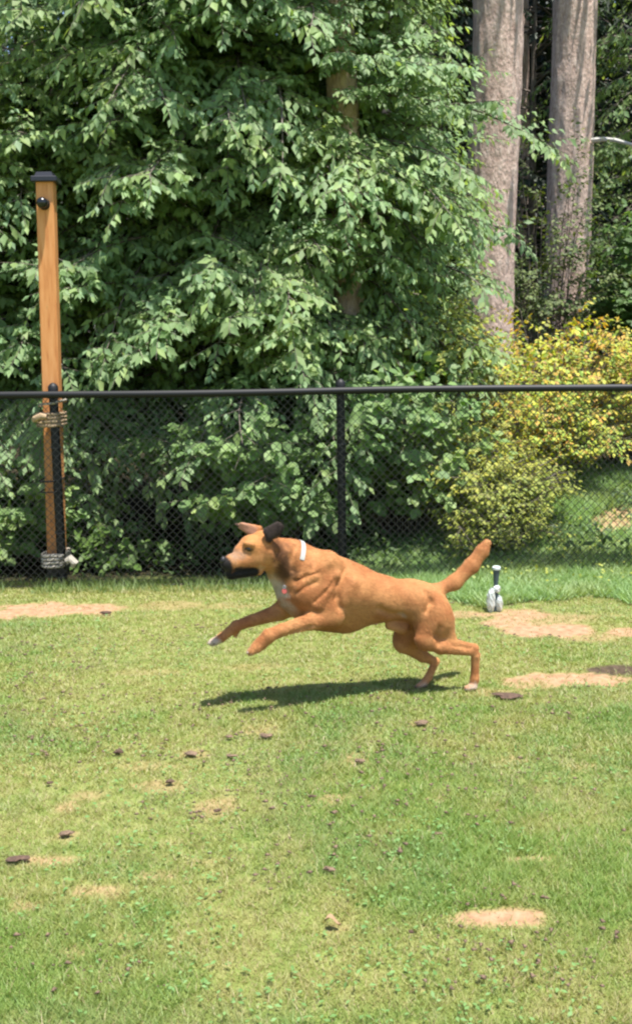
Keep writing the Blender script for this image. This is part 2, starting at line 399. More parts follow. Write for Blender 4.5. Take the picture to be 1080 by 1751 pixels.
# leaf palettes (true leaf colours)
G_CHERRY = [(.18, .30, .105), (.26, .41, .16), (.35, .51, .215), (.28, .45, .23), (.40, .54, .18)]
G_HAZEL = [(.19, .33, .11), (.26, .42, .15), (.36, .51, .19)]
G_GOLD = [(.50, .60, .06), (.62, .62, .06), (.36, .52, .08), (.68, .52, .07), (.62, .34, .09), (.26, .44, .09), (.40, .56, .08)]
G_LIME = [(.34, .42, .07), (.48, .50, .08), (.25, .35, .07), (.42, .42, .08)]
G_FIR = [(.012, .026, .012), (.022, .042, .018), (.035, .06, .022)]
G_HEM = [(.11, .17, .045), (.17, .24, .06), (.22, .28, .07)]

# ------------------------------------------------------------------ tall firs (trunks in view)
def big_fir(px_top, px_bot, Y, wtop, wbot, label, ybot=600, H=13.0):
    a = at(px_top, 0, Y); b = at(px_bot, ybot, Y); s = (a - b) / (a.z - b.z)
    gz_ = float(hground(b.x, Y)); base = b + s * (gz_ - .1 - b.z); top = b + s * (H - b.z)
    sc = F_PX / (Y * 1.01); rb = wbot / 2 / sc; rt = wtop / 2 / sc
    k = (rb - rt) / (a.z - b.z); r_base = rb + k * (b.z - base.z); r_top = max(.06, rt - k * (H - a.z))
    root = empty('fir_tree', base); tag(root, label, 'tree', 'tall bare-trunked firs')
    trunk_mesh(base, top, r_base, r_top, M_fir, root, amp=.035, seg=72, rings=260, flare=.18, fur=30)
    return root, base, top
rng = np.random.default_rng(11)
def fir_crown(root, base, top, rng, z0, z1, n, ln, size=.16, ncl=34):
    """drooping whorls: each bough is a flat spray of narrow shoots"""
    P = []; D = []; Nn = []; S = []; pl = Plant()
    for i in range(n):
        z = z0 + (z1 - z0) * (i + rng.random()) / n; t = (z - base[2]) / (top[2] - base[2])
        c = np.array(base) + (np.array(top) - np.array(base)) * t
        az = rng.random() * 2 * math.pi; L = ln * (1 - .65 * (z - z0) / (z1 - z0 + 1e-6)) * (.7 + .5 * rng.random())
        d = np.array([math.cos(az), math.sin(az), .15]); pos = c.copy(); m = max(5, int(L / .16))
        for j in range(m):
            d = d + np.array([0, 0, -.07 + .02 * rng.normal()]); d /= np.linalg.norm(d); q = pos + d * L / m
            pl.seg(pos, q, .02 * (1 - j / m) + .004, .02 * (1 - (j + 1) / m) + .004); pos = q
            if j < 1: continue
            side = np.cross(d, (0, 0, 1)); w = (1 - j / m) * .55 + .2
            for k in range(max(2, ncl // m)):
                sg = 1 if k % 2 else -1; u = rng.random()
                P.append(pos + side * sg * w * L * .28 * u + np.array([0, 0, -.10 * u]) + rng.normal(size=3) * .03)
                D.append(d * .6 + side * sg * .6 + np.array([0, 0, -.35]) + rng.normal(size=3) * .25); Nn.append(np.array([0, 0, 1]) + rng.normal(size=3) * .4); S.append(size * (.6 + .8 * rng.random()))
    pl.P, pl.D, pl.N, pl.S = P, D, Nn, S; pl.shade = list(rng.random(len(P)))
    return pl
f1, b1, t1 = big_fir(848, 832, 12.2, 80, 82, 'tall pale fir trunk behind the right end of the leafy green tree')
f2, b2, t2 = big_fir(981, 966, 14.6, 69, 76, 'tall darker fir trunk at right with green sprays across its middle')
f3, b3, t3 = big_fir(577, 600, 8.8, 50, 52, 'fir trunk glimpsed in patches through the leafy green tree above the middle fence post')
for (ro, b_, t_) in ((f1, b1, t1), (f2, b2, t2), (f3, b3, t3)):
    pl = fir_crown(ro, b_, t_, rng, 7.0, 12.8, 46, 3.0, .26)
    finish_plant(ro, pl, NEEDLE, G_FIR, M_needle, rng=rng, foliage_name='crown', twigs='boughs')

# conifers deeper in the wood
deep = [(-5.2, 16.5), (-3.3, 19), (-1.6, 16.5), (-.2, 20), (1.2, 17), (2.3, 20.5), (3.4, 17.8), (4.9, 20), (6.2, 17.5), (-6.8, 20), (.6, 24), (3.0, 25), (-3, 25), (5.8, 25), (-6, 26), (8.2, 21), (-8.8, 17)]
where = ['behind the top left corner foliage', 'deep in the wood left of the centre', 'deep behind the leafy tree', 'far behind the leafy tree top', 'behind the pale fir trunk', 'between the two tall fir trunks', 'behind the darker fir trunk', 'behind the right edge']
protos = []
for i, (x, y) in enumerate(deep):
    z = float(hground(x, y))
    root = empty('conifer', (x, y, z))
    tag(root, 'dark evergreen standing in deep shade far back in the wood', 'tree', 'dark evergreens deep in the wood')
    if i < 4:
        trunk_mesh((x, y, z), (x + .1, y, z + 12), .2, .05, M_fir, root, seg=16, rings=40, flare=.1, fur=12)
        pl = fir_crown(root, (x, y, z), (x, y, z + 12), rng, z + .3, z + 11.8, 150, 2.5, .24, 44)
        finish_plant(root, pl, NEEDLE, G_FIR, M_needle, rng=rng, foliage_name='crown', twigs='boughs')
        protos.append(root)
    else:
        src = protos[i % 4]; root.rotation_euler.z = i * 1.7; sc = .9 + .3 * rng.random(); root.scale = (sc, sc, sc * 1.05)
        for ch in list(src.children):
            c_ = ch.copy(); link(c_, root)

# far wood mass behind everything
def far_wood():
    n = 60000; a = rng.random(n) * math.pi * .95 + .05; rad = 29 + rng.random(n) * 5
    P = np.stack([np.cos(a) * rad, np.sin(a) * rad * .95, rng.random(n) ** .9 * 13], -1)
    P[:, 2] += .3; D = rng.normal(size=(n, 3)) + np.array([0, 0, -.8]); Nn = rng.normal(size=(n, 3)) * .5 + np.array([0, -.6, .6])
    keep = P[:, 2] < 8 + 5 * fbm(a * 6, a * 0, 1, 3, 7); P, D, Nn = P[keep], D[keep], Nn[keep]
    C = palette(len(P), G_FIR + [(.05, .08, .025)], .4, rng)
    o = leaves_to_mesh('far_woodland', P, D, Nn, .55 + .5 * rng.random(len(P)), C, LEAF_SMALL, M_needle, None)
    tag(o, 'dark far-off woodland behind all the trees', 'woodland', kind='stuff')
far_wood()

# ------------------------------------------------------------------ the broadleaf trees behind the fence
def broad_tree(px, Y, label, rng, n_b, reach, z0, z1, leaf, n_single, az_mid=-math.pi / 2, az_sp=2.2, xmax=9, lean=0.0, topz=6.3, shape=None, pal=G_CHERRY, keep=None, droop=.9, name='broadleaf_tree', cat='tree', tpl=LEAF_BROAD, step=.045, tl=.55, trunk_r=.085):
    b = at(px, 560, Y); z = float(hground(b.x, Y)); base = np.array([b.x, Y, z - .05]); top = np.array([b.x + lean, Y, topz])
    root = empty(name, base); tag(root, label, cat)
    trunk_mesh(base, top, trunk_r, .025, M_bark, root, seg=20, rings=80, amp=.02, fur=10)
    pl = Plant()
    for i in range(n_b):
        h = z0 + (z1 - z0) * ((i + rng.random()) / n_b); t = (h - base[2]) / (top[2] - base[2]); c = base + (top - base) * t
        az = az_mid + rng.normal() * az_sp * .5
        rc = reach * (1 if shape is None else shape(h)) * (.72 + .4 * rng.random())
        if math.cos(az) > .05: rc = min(rc, xmax * (1 - .4 * float(smooth((h - 3.2) / .8))) * (.8 + .35 * rng.random()) / math.cos(az))
        bough(pl, c, az, rc, R(4 + 26 * rng.random()), rng, leaf, step, tl, droop)
    n = finish_plant(root, pl, tpl, pal, M_leaf, n_single, rng=rng, keep=keep)
    print('leaves', label[:30], n); return root
def keep_win(x0, x1, y0, y1, pad=60):
    def f(P):
        x, y = to_px(P); return P[:, 1] > 7.12
    return f
kf = keep_win(0, 0, 0, 0)
broad_tree(430, 10.1, 'big leafy green tree spreading over the middle of the black fence', rng, 330, 2.75, .9, 6.2, .098, 300, keep=kf, xmax=1.9, az_sp=1.9, step=.038, droop=.55)
broad_tree(75, 10.0, 'leafy green tree behind the orange wooden post', rng, 230, 2.6, .8, 4.15, .098, 260, keep=kf, topz=5.2, step=.038, droop=.55)
broad_tree(640, 10.6, 'leafy green tree whose right-hand tips hang across the pale fir trunk', rng, 230, 2.4, 1.0, 6.2, .092, 300, keep=kf, az_sp=2.4, xmax=.72, step=.038, droop=.55, shape=lambda h: 1.0 - .25 * max(0, (h - 3.6) / 2.6))
# low big-leaved bushes right behind the mesh
def bush(px, Y, label, rng, n_s, height, reach, leaf, n_single, tpl, pal, material, step=.05, name='hazel_bush', cat='bush', tl=.32, spread=.3, lean_y=-.25, keep=kf, up=1.0):
    b = at(px, 900, Y); z = float(hground(b.x, Y)); base = np.array([b.x, Y, z - .02]); root = empty(name, base); tag(root, label, cat)
    pl = Plant()
    for i in range(n_s):
        az = rng.random() * 2 * math.pi; rr = math.sqrt(rng.random())
        hh = height * (.35 + .65 * rng.random()) * math.sqrt(max(.1, 1 - .55 * rr * rr)); tip = base + np.array([math.cos(az) * rr * reach, math.sin(az) * rr * reach * .7 + lean_y * rng.random(), hh])
        root_p = base + np.array([math.cos(az) * rr * reach * .25, math.sin(az) * rr * reach * .2, 0]); n = 7; prev = root_p
        for j in range(1, n + 1):
            t = j / n; q = root_p + (tip - root_p) * t + np.array([0, 0, .22 * height * math.sin(t * math.pi) * .6]) + rng.normal(size=3) * .012
            pl.seg(prev, q, .008 * (1.1 - t) + .002, .008 * (1.1 - t) + .002)
            d = q - prev; d /= np.linalg.norm(d)
            if t > .25:
                out = np.array([math.cos(az), math.sin(az) - .6, 0]); out /= np.linalg.norm(out) + 1e-6
                for _ in range(2):
                    td = d * .5 * up + np.array([math.cos(az + rng.normal()), math.sin(az + rng.normal()), .15 * rng.normal()]) * .7
                    pl.twig(q, td, tl * (.5 + .8 * rng.random()), step, leaf, rng, out, .5, .003)
            prev = q
    n = finish_plant(root, pl, tpl, pal, material, n_single, rng=rng, keep=keep, spread=spread)
    print('leaves', label[:30], n); return root
bush(470, 8.0, 'big-leaved green bush pressed against the mesh left of the middle fence post', rng, 46, 1.35, 1.0, .12, 220, LEAF_ROUND, G_HAZEL, M_leaf, step=.07)
bush(690, 8.1, 'big-leaved green bush between the middle fence post and the golden shrub', rng, 36, 1.35, .6, .115, 200, LEAF_ROUND, G_HAZEL, M_leaf, step=.07)
bush(20, 8.0, 'low big-leaved bush behind the fence left of the orange post', rng, 26, .75, .8, .12, 120, LEAF_ROUND, G_HAZEL, M_leaf, step=.075)
bush(205, 7.75, 'small bright sapling low behind the mesh beside the orange post', rng, 7, .45, .3, .10, 40, LEAF_ROUND, [(.13, .24, .05), (.19, .31, .07)], M_leaf, step=.075, name='sapling')
# golden shrubs
bush(915, 9.55, 'golden yellow shrub with orange tips behind the right half of the fence', rng, 190, 1.5, 1.5, .062, 300, LEAF_SMALL, G_GOLD, M_small, step=.034, name='golden_shrub', cat='shrub', tl=.26, spread=.35, lean_y=-.1)
bush(1075, 9.7, 'orange-tinged golden shrub at the right edge above the bare bank', rng, 80, 1.3, .8, .062, 200, LEAF_SMALL, [(.64, .50, .08), (.60, .36, .09), (.56, .56, .08), (.38, .46, .09)], M_small, step=.034, name='golden_shrub', cat='shrub', tl=.26, spread=.35, lean_y=-.1)
bush(915, 8.75, 'low golden shrub in front of the taller one above the bank grass', rng, 110, .85, .75, .056, 200, LEAF_SMALL, G_GOLD + [(.30, .40, .08)], M_small, step=.034, name='golden_shrub', cat='shrub', tl=.22, lean_y=-.08)
bush(790, 8.35, 'yellow-green shrub low behind the mesh between the leafy bush and the golden shrub', rng, 60, .95, .45, .054, 150, LEAF_SMALL, G_LIME, M_small, step=.034, name='golden_shrub', cat='shrub', tl=.22, lean_y=-.06)
bush(858, 7.42, 'lowest lime-green sprig of shrub nearest the mesh beside the pipe stub', rng, 45, .36, .40, .05, 90, LEAF_SMALL, G_LIME, M_small, step=.034, name='golden_shrub', cat='shrub', tl=.16, lean_y=-.02)
bush(838, 7.75, 'low yellow-green shrub just above the dog tail', rng, 95, .66, .52, .054, 200, LEAF_SMALL, G_LIME, M_small, step=.034, name='golden_shrub', cat='shrub', tl=.2, lean_y=-.05)
bush(735, 8.7, 'yellow-green shoots rising above the fence rail left of the pale fir trunk', rng, 85, 1.75, .6, .06, 160, LEAF_SMALL, G_LIME + [(.12, .20, .05)], M_small, step=.03, name='lime_shrub', cat='shrub', tl=.28)
# hemlock sprays and maples by the right-hand trunks
bush(925, 13.4, 'young hemlock with fine sprays in front of the darker fir trunk', rng, 36, 4.2, .75, .07, 200, LEAF_SMALL, G_HEM + [(.06, .13, .04)], M_small, step=.045, name='young_hemlock', cat='tree', tl=.5)
bush(1075, 13.6, 'maple sapling beside the darker fir trunk at the right edge', rng, 40, 2.7, .65, .13, 150, LEAF_ROUND, [(.10, .20, .05), (.15, .27, .07)], M_leaf, step=.09, name='maple_sapling', cat='tree', tl=.4)
broad_tree(1150, 15.6, 'broadleaf tree reaching in from the right beyond the darker fir trunk', rng, 60, 2.0, 2.6, 7.0, .12, 120, keep=kf, az_sp=4, topz=7.3, pal=G_CHERRY, step=.06)
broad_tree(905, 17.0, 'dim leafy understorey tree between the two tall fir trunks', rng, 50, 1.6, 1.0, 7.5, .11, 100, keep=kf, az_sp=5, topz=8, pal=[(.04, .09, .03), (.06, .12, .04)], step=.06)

def stick(parent, a, b, r, name='dead_branch', sag=.04):
    a, b = Vector(a), Vector(b); o = parent.location; m = MB(); mid = (a + b) / 2 + Vector((0, 0, sag))
    m.tube([a - o, (a + mid) / 2 - o + Vector((0, 0, sag * .3)), mid - o, (mid + b) / 2 - o, b - o], [r, r * .9, r * .75, r * .6, r * .4], 7); m.build(name, M_pale, parent, True)
M_pale = mat('bleached_wood', (.75, .72, .66), .8)[0]
stick(f2, at(1012, 240, 14.4), at(1090, 250, 13.8), .035); stick(f2, at(1050, -6, 14.4), at(1095, 6, 13.8), .035)
# ------------------------------------------------------------------ dark low board fence, far right
def far_fence():
    a = at(1035, 604, 12.0); root = empty('board_fence', (a.x, 12.0, float(hground(a.x, 12.0))))
    tag(root, 'dark grey board fence glimpsed beyond the golden shrub at the right edge', 'fence')
    m, nt, p = mat('dark_board', (.035, .036, .045), .7); h = a.z - root.location.z
    for i in range(9):
        b = MB(); b.box((.07 + i * .148, 0, h / 2 - .03), (.14, .022, h - .06), bev=.003); b.build('board', m, root)
    b = MB(); b.box((.66, -.028, h - .03), (1.36, .03, .06), bev=.004); b.build('rail', m, root)
far_fence()

# ------------------------------------------------------------------ chain-link fence
FY = 6.95; FTOP = None
def fence():
    root = empty('chain_link_fence', (0, FY, 0)); tag(root, 'black chain link fence with a round top rail behind the dog', 'fence')
    a = at(95, 677, FY); b = at(1000, 661, FY); zt = (a.z + b.z) / 2; print('rail z', a.z, b.z)
    xs = [-4.2, -3.0, -1.0, 1, 3, 4.4]; m = MB(); m.tube([(x, 0, zt + .004 * math.sin(x * 2.1)) for x in np.linspace(-4.2, 4.4, 60)], .0235, 14); m.build('top_rail', M_dark, root, True)
    for i, (px, rad) in enumerate(((97, .030), (584, .029), (None, .029), (-360, .029))):
        x = 2.72 if px is None else at(px, 850, FY).x
        m = MB(); m.tube([(x, .052, -.3), (x, .052, zt + .045)], rad, 18); po = m.build('post', M_dark, root, True)
        m = MB(); m.lathe((x, .052, zt + .045), [(rad + .004, -.02), (rad + .004, .008), (rad * .85, .02), (rad * .5, .03), (.004, .034)]); m.build('post_cap', M_dark, po, True)
        for z in (.08, .38, .68, .95, 1.12):
            m = MB(); m.tube([(x + (rad + .004) * math.cos(t), .052 + (rad + .004) * math.sin(t) - .0, z + .006 * math.sin(t)) for t in np.linspace(0, 2 * math.pi, 17)], .0028, 6); m.build('tie_wire', M_wire if i else M_wire, po, True)
    # woven wires: each is one zig-zag from the ground to the rail
    pitch = .052; H = zt - .03; nz = int(H / (pitch / 2)); step = H / nz
    def wire_mesh(ph):
        pts = []
        for k in range(nz + 1):
            sx = (k + ph) % 2; pts.append((sx * pitch / 2 * 1.06, (.0045 if sx else -.0045), .015 + k * step))
        m = MB(); m.tube(pts, .0027, 5, True); me = bpy.data.meshes.new('wire'); me.from_pydata(m.v, [], m.f); me.update(); me.materials.append(M_wire); me.polygons.foreach_set('use_smooth', [True] * len(me.polygons)); return me
    me = [wire_mesh(0), wire_mesh(1)]
    x = -3.4; i = 0
    while x < 3.4:
        o = bpy.data.objects.new('wire', me[i % 2]); link(o, root); o.location = (x, 0, 0); x += pitch / 2; i += 1
    m = MB(); m.tube([(-3.4, 0, .02), (3.4, 0, .02)], .002, 6); m.build('tension_wire', M_wire, root)
    return zt
ZT = fence()

# ------------------------------------------------------------------ orange wooden post
def wood_post():
    Y = FY + .19; b = at(99, 990, Y); t = at(79, 312, Y); hh = t.z; wd = 28.5 / (F_PX / Y)
    root = empty('wooden_post', (b.x, Y, 0)); tag(root, 'tall square orange-stained wooden post with a black cap behind the fence', 'post')
    dx = t.x - b.x; print('post', b.x, t.x, hh, wd)
    m_, nt, p = mat('orange_stain', (.62, .25, .07), .65, 0, .25)
    r, n = noise_col(nt, 7, [(.3, (.60, .22, .07)), (.45, (.78, .33, .11)), (.75, (.90, .43, .17))], vec_scale=(7, 7, .7))
    nt.links.new(r.outputs[0], p.inputs['Base Color']); bump(nt, p, n.outputs['Fac'], .25, .004)
    sh = Matrix.Rotation(R(3), 3, 'Z')
    lean = Matrix(((1, 0, dx / hh), (0, 1, 0), (0, 0, 1)))
    m = MB(); m.box((0, 0, hh / 2 - .1), (wd, wd, hh + .2), sh, .006); m.v = [tuple(lean @ Vector(v)) for v in m.v]; m.build('timber', m_, root)
    cx = dx
    m = MB(); w2 = wd * 1.5
    m.box((cx, 0, hh + .012), (w2, w2, .035), sh, .005)
    n0 = len(m.v); q = w2 * .36; z = hh + .03
    m.add([(cx - q, -q, z), (cx + q, -q, z), (cx + q, q, z), (cx - q, q, z), (cx - q * .8, -q * .8, z + .03), (cx + q * .8, -q * .8, z + .03), (cx + q * .8, q * .8, z + .03), (cx - q * .8, q * .8, z + .03)],
          [(0, 1, 5, 4), (1, 2, 6, 5), (2, 3, 7, 6), (3, 0, 4, 7), (4, 5, 6, 7)])
    m.build('cap', mat('cap_black', (.02, .02, .028), .35)[0], root)
    k = at(74, 348, Y - wd / 2 - .03); k = k - Vector((b.x, Y, 0))
    m = MB(); m.tube([(k.x, -wd / 2 + .002, k.z), (k.x, -wd / 2 - .02, k.z), (k.x, -wd / 2 - .028, k.z)], [.038, .036, .03], 20); kn = m.build('lamp_bracket', M_dark, root, True)
    m = MB(); pts = []; rad = []
    for i in range(9):
        a = math.pi * i / 8; pts.append((k.x, -wd / 2 - .02 - .034 * (1 - math.cos(a)), k.z + .002)); rad.append(.034 * max(.02, math.sin(a)) + .002)
    m.tube(pts, rad, 20); m.build('lamp', mat('lamp_black', (.01, .01, .012), .25)[0], kn, True)
    # rope lashings round timber and fence post
    rope, nt, p = mat('tan_rope', (.55, .40, .24), .9); r, n = noise_col(nt, 120, [(.3, (.34, .22, .12)), (.7, (.66, .48, .30))]); nt.links.new(r.outputs[0], p.inputs['Base Color']); bump(nt, p, n.outputs['Fac'], .6, .004)
    pale, nt, p = mat('pale_rope', (.55, .50, .42), .9); r, n = noise_col(nt, 100, [(.3, (.30, .26, .2)), (.7, (.62, .57, .48))]); nt.links.new(r.outputs[0], p.inputs['Base Color']); bump(nt, p, n.outputs['Fac'], .6, .004)
    def loops(z0, n, rr, mt, nm, cx, tilt=0.0, wx=.5 * wd + .016, y0=-.19 - .052 - .0):
        yb = wd / 2 + .012; yf = -.19 + .052 - .030 - .012   # in front of the metal post's face
        for j in range(n):
            z = z0 + j * rr * 1.9; pts = []
            for t in np.linspace(0, 2 * math.pi, 29):
                c, s_ = math.cos(t), math.sin(t); ex = abs(c) ** .35 * (1 if c > 0 else -1); ey = abs(s_) ** .35 * (1 if s_ > 0 else -1)
                pts.append((cx + ex * wx, (yb + yf) / 2 + ey * (yb - yf) / 2, z + tilt * c + .002 * math.sin(5 * t + j)))
            m = MB(); m.tube(pts, rr * .98, 8, False, .22); m.build(nm, mt, root, True)
    def zz(py): return at(95, py, FY - .1).z
    loops(zz(729), 4, .0125, rope, 'rope_turn', dx * zz(715) / hh + .005)
    loops(zz(691), 1, .008, pale, 'rope_turn', dx * zz(690) / hh + .015, .016)
    loops(zz(974), 4, .0125, pale, 'rope_turn', .012)
    loops(zz(826), 1, .006, M_dark, 'black_tie', .01, 0, .5 * wd + .008); loops(zz(845), 1, .005, M_dark, 'black_tie', .012, 0, .5 * wd + .008)
    e = at(66, 716, FY - .02) - Vector((b.x, Y, 0))
    m = MB(); m.tube([e + Vector((.05, 0, .012)), e + Vector((.02, -.01, .02)), e + Vector((-.02, -.01, .0)), e + Vector((-.035, 0, -.012))], [.016, .02, .022, .012], 9, wob=.15); m.build('rope_knot', rope, root, True)
    e = at(124, 962, FY - .02) - Vector((b.x, Y, 0))
    m = MB(); m.tube([e + Vector((-.04, 0, .012)), e + Vector((-.01, -.01, .03)), e + Vector((.015, -.01, .0)), e + Vector((0, 0, -.03))], [.016, .026, .028, .014], 9, wob=.2); m.build('rope_knot', pale, root, True)
    m = MB(); m.box((.008, 0, zz(985) ), (wd * 1.18, wd * 1.18, .12), sh, .006); m.build('base_bracket', mat('bracket_black', (.02, .018, .02), .5)[0], root)
wood_post()

# ------------------------------------------------------------------ pipe stub with white wrap at the foot of the bank
def stub():
    c = ground(845, 1046); c.y = min(c.y, 6.6); root = empty('garden_tap', (c.x, c.y, 0)); s = F_PX / c.y
    tag(root, 'small dark pipe stub with a bright top, wrapped in crumpled white plastic', 'pipe')
    top = at(848, 968, c.y) - Vector((c.x, c.y, 0)); mid = at(846, 1005, c.y) - Vector((c.x, c.y, 0))
    teal = mat('teal_pipe', (.06, .10, .12), .4)[0]; wht = mat('bright_cap', (.75, .85, .85), .25)[0]
    m = MB(); m.tube([(mid.x, 0, -.02), (mid.x, 0, mid.z * .6), (mid.x + .003, 0, mid.z + .02), (top.x, 0, top.z - .02)], [.02, .018, .013, .021], 14); m.build('pipe', teal, root, True)
    m = MB(); m.lathe((top.x, 0, top.z - .022), [(.021, 0), (.025, .004), (.025, .016), (.018, .022), (.003, .024)]); m.build('cap', wht, root, True)
    pl_, nt, p = mat('white_plastic', (.80, .86, .82), .35); p.inputs['Transmission Weight'].default_value = .25
    def crumple(cx, cy, cz, rx, ry, rz, sd, nm):
        r = np.random.default_rng(sd); n, k = 11, 16; vs = []; m = MB()
        for i in range(n + 1):
            for j in range(k):
                a = math.pi * i / n; b = 2 * math.pi * j / k; q = 1 + .32 * (r.random() - .5)
                vs.append((cx + rx * math.sin(a) * math.cos(b) * q, cy + ry * math.sin(a) * math.sin(b) * q, max(.002, cz + rz * math.cos(a) * q)))
        fs = [(i * k + j, i * k + (j + 1) % k, (i + 1) * k + (j + 1) % k, (i + 1) * k + j) for i in range(n) for j in range(k)]
        m.add(vs, fs); m.build(nm, pl_, root)
    crumple(-.026, -.02, .074, .026, .024, .070, 4, 'plastic_wrap'); crumple(.024, -.01, .052, .022, .022, .050, 5, 'plastic_wrap'); crumple(.01, -.012, mid.z - .005, .022, .02, .022, 6, 'plastic_wrap')
stub()

# ------------------------------------------------------------------ the dog
DTH = R(17); DO = np.array([.2, 4.58, 0.0])
EX = np.array([math.cos(DTH), math.sin(DTH), 0]); EY = np.array([-math.sin(DTH), math.cos(DTH), 0])
def dl(px, py, w):
    """picture point on the plane w metres beyond the dog's midplane -> dog coordinates (along, across, up)"""
    r = np.array(ray(px, py)); o = np.array(CAM_LOC) - DO
    t = (w - o @ EY) / (r @ EY); q = o + r * t
    return np.array([q @ EX, q @ EY, q[2]])
def dw(q): return Vector(DO + q[0] * EX + q[1] * EY + np.array([0, 0, q[2]]))
PXM = 4.47 / F_PX
def build_dog():
    prims = []   # a, b, ra, rb, lateral squash, blend
    def cone(a, b, ra, rb, w0=0.0, w1=None, sq=1.0, k=.03):
        w1 = w0 if w1 is None else w1
        prims.append((dl(a[0], a[1], w0), dl(b[0], b[1], w1), ra * PXM, rb * PXM, sq, k * 1.0))
    # trunk: chest to loin to rump
    cone((556, 1002), (592, 1010), 47, 43, 0, 0, .96, .05)
    cone((554, 1018), (592, 1026), 62, 55, 0, 0, .55, .05)
    cone((592, 1010), (645, 1019), 43, 33, 0, 0, 1.0, .05)
    cone((592, 1026), (645, 1026), 53, 35, 0, 0, .58, .05)
    cone((645, 1024), (700, 1024), 36, 31, 0, 0, .86, .05)
    cone((700, 1026), (735, 1036), 33, 31, 0, 0, .95, .05)
    cone((522, 995), (553, 1012), 46, 58, 0, 0, .72, .05)
    cone((556, 978), (612, 998), 26, 20, 0, 0, .9, .05)      # withers
    # neck and chest front
    cone((472, 950), (498, 962), 30, 35, -.005, 0, .78, .04)
    cone((498, 962), (530, 985), 36, 46, 0, 0, .76, .05)
    cone((474, 985), (500, 1018), 13, 22, 0, 0, .9, .04)
    cone((500, 1018), (520, 1030), 22, 26, 0, 0, 1.1, .04)
    # head
    HW = -.012
    cone((449, 933), (437, 937), 27, 24, HW, HW - .005, .92, .02)
    cone((458, 948), (446, 953), 24, 19, HW, HW, 1.08, .03)     # cheeks
    cone((425, 934), (412, 942), 17, 12, HW - .008, HW - .012, 1.15, .02)   # brow to stop
    cone((432, 954), (396, 961), 19, 13.5, HW - .01, HW - .034, .95, .02)   # upper muzzle
    cone((396, 962), (387, 963), 13.5, 11, HW - .034, HW - .038, .95, .012)
    cone((392, 972), (430, 971), 6.5, 6, HW - .036, HW - .012, 1.5, .012)   # lips
    cone((440, 974), (395, 981), 10.5, 10.0, HW - .006, HW - .033, 1.0, .008)    # lower jaw
    cone((420, 929), (430, 931), 5, 5, HW - .052, HW - .055, 1, .012)       # brow ridge near
    # ears: folded triangles
    for (a, b, w0, w1) in (((455, 907), (474, 894), -.070, -.084), ((457, 911), (479, 897), -.074, -.089), ((460, 915), (480, 902), -.077, -.091), ((462, 919), (479, 907), -.077, -.091), ((463, 923), (475, 912), -.077, -.088)):
        cone(a, b, 5.4, 2.6, w0, w1, .6, .014)
    for (a, b, w0, w1) in (((437, 909), (403, 896), .045, .075), ((443, 904), (412, 895), .04, .06), ((432, 913), (410, 902), .048, .07), ((440, 908), (418, 900), .045, .065)):
        cone(a, b, 5.5, 2.6, w0, w1, .8, .010)
    # near foreleg
    cone((560, 962), (528, 1015), 20, 26, -.055, -.075, .75, .035)
    cone((528, 1015), (562, 1050), 25, 19, -.075, -.095, .8, .028)
    cone((552, 1000), (570, 1050), 20, 15, -.075, -.095, .75, .03)
    cone((570, 1056), (532, 1062), 15, 14, -.100, -.112, .8, .018)
    cone((532, 1062), (482, 1077), 13.5, 10, -.112, -.115, .85, .015)
    cone((482, 1077), (459, 1087), 10, 11, -.115, -.112, .95, .010)
    cone((459, 1087), (438, 1107), 11, 9.6, -.112, -.108, .95, .010)
    for q, w in ((0, -.122), (1, -.112), (2, -.102), (3, -.094)): cone((440, 1106), (427 + (q in (0, 3)) * 3, 1114 + (q in (1, 2)) * 1), 6.4, 5.4, w, w, .8, .006)
    cone((456, 1099), (450, 1106), 4, 3.4, -.112, -.110, 1, .006)
    # far foreleg
    cone((530, 1005), (500, 1030), 28, 24, .055, .075, .75, .03)
    cone((500, 1030), (478, 1045), 22, 15.5, .075, .085, .8, .02)
    cone((478, 1046), (430, 1061), 15, 9.8, .085, .09, .85, .012)
    cone((430, 1061), (404, 1070), 9.6, 9.0, .09, .085, .95, .010)
    cone((404, 1070), (377, 1091), 8.6, 7.2, .085, .08, .95, .010)
    for q, w in ((0, .068), (1, .077), (2, .086), (3, .094)): cone((377, 1092), (362 + (q in (0, 3)) * 4, 1098 + (q == 1) * 1), 6.2, 5.6, w, w, .85, .006)
    cone((405, 1080), (401, 1086), 3.6, 3, .085, .083, 1, .005)
    # near hind leg
    cone((722, 1030), (742, 1058), 30, 33, -.050, -.062, .80, .045)
    cone((738, 1052), (727, 1092), 31, 20, -.066, -.088, .72, .035)
    cone((728, 1095), (752, 1106), 16, 12, -.090, -.094, .8, .02)
    cone((752, 1107), (806, 1114), 11.5, 6.8, -.094, -.090, .85, .012)
    cone((760, 1068), (772, 1098), 17, 9, -.070, -.085, .75, .03)
    cone((772, 1098), (812, 1106), 7, 4.8, -.086, -.088, .8, .010)
    cone((810, 1109), (812, 1120), 7.5, 7.2, -.089, -.089, .9, .010)
    cone((812, 1120), (811, 1160), 8.0, 7.6, -.089, -.087, .9, .010)
    cone((811, 1160), (808, 1173), 8.2, 8.4, -.087, -.085, 1.0, .010)
    for q, w in ((0, -.100), (1, -.091), (2, -.082), (3, -.073)): cone((808, 1175), (799 - (q in (1, 2)) * 2, 1177), 6, 5, w, w, .85, .006)
    # far hind leg
    cone((712, 1040), (697, 1085), 32, 24, .045, .060, .8, .04)
    cone((697, 1085), (690, 1096), 25, 21, .060, .062, .75, .025)
    cone((692, 1100), (722, 1122), 17, 11, .062, .062, .8, .018)
    cone((722, 1122), (744, 1131), 10.5, 7, .060, .055, .85, .012)
    cone((744, 1131), (732, 1158), 7.4, 6.6, .055, .035, .9, .010)
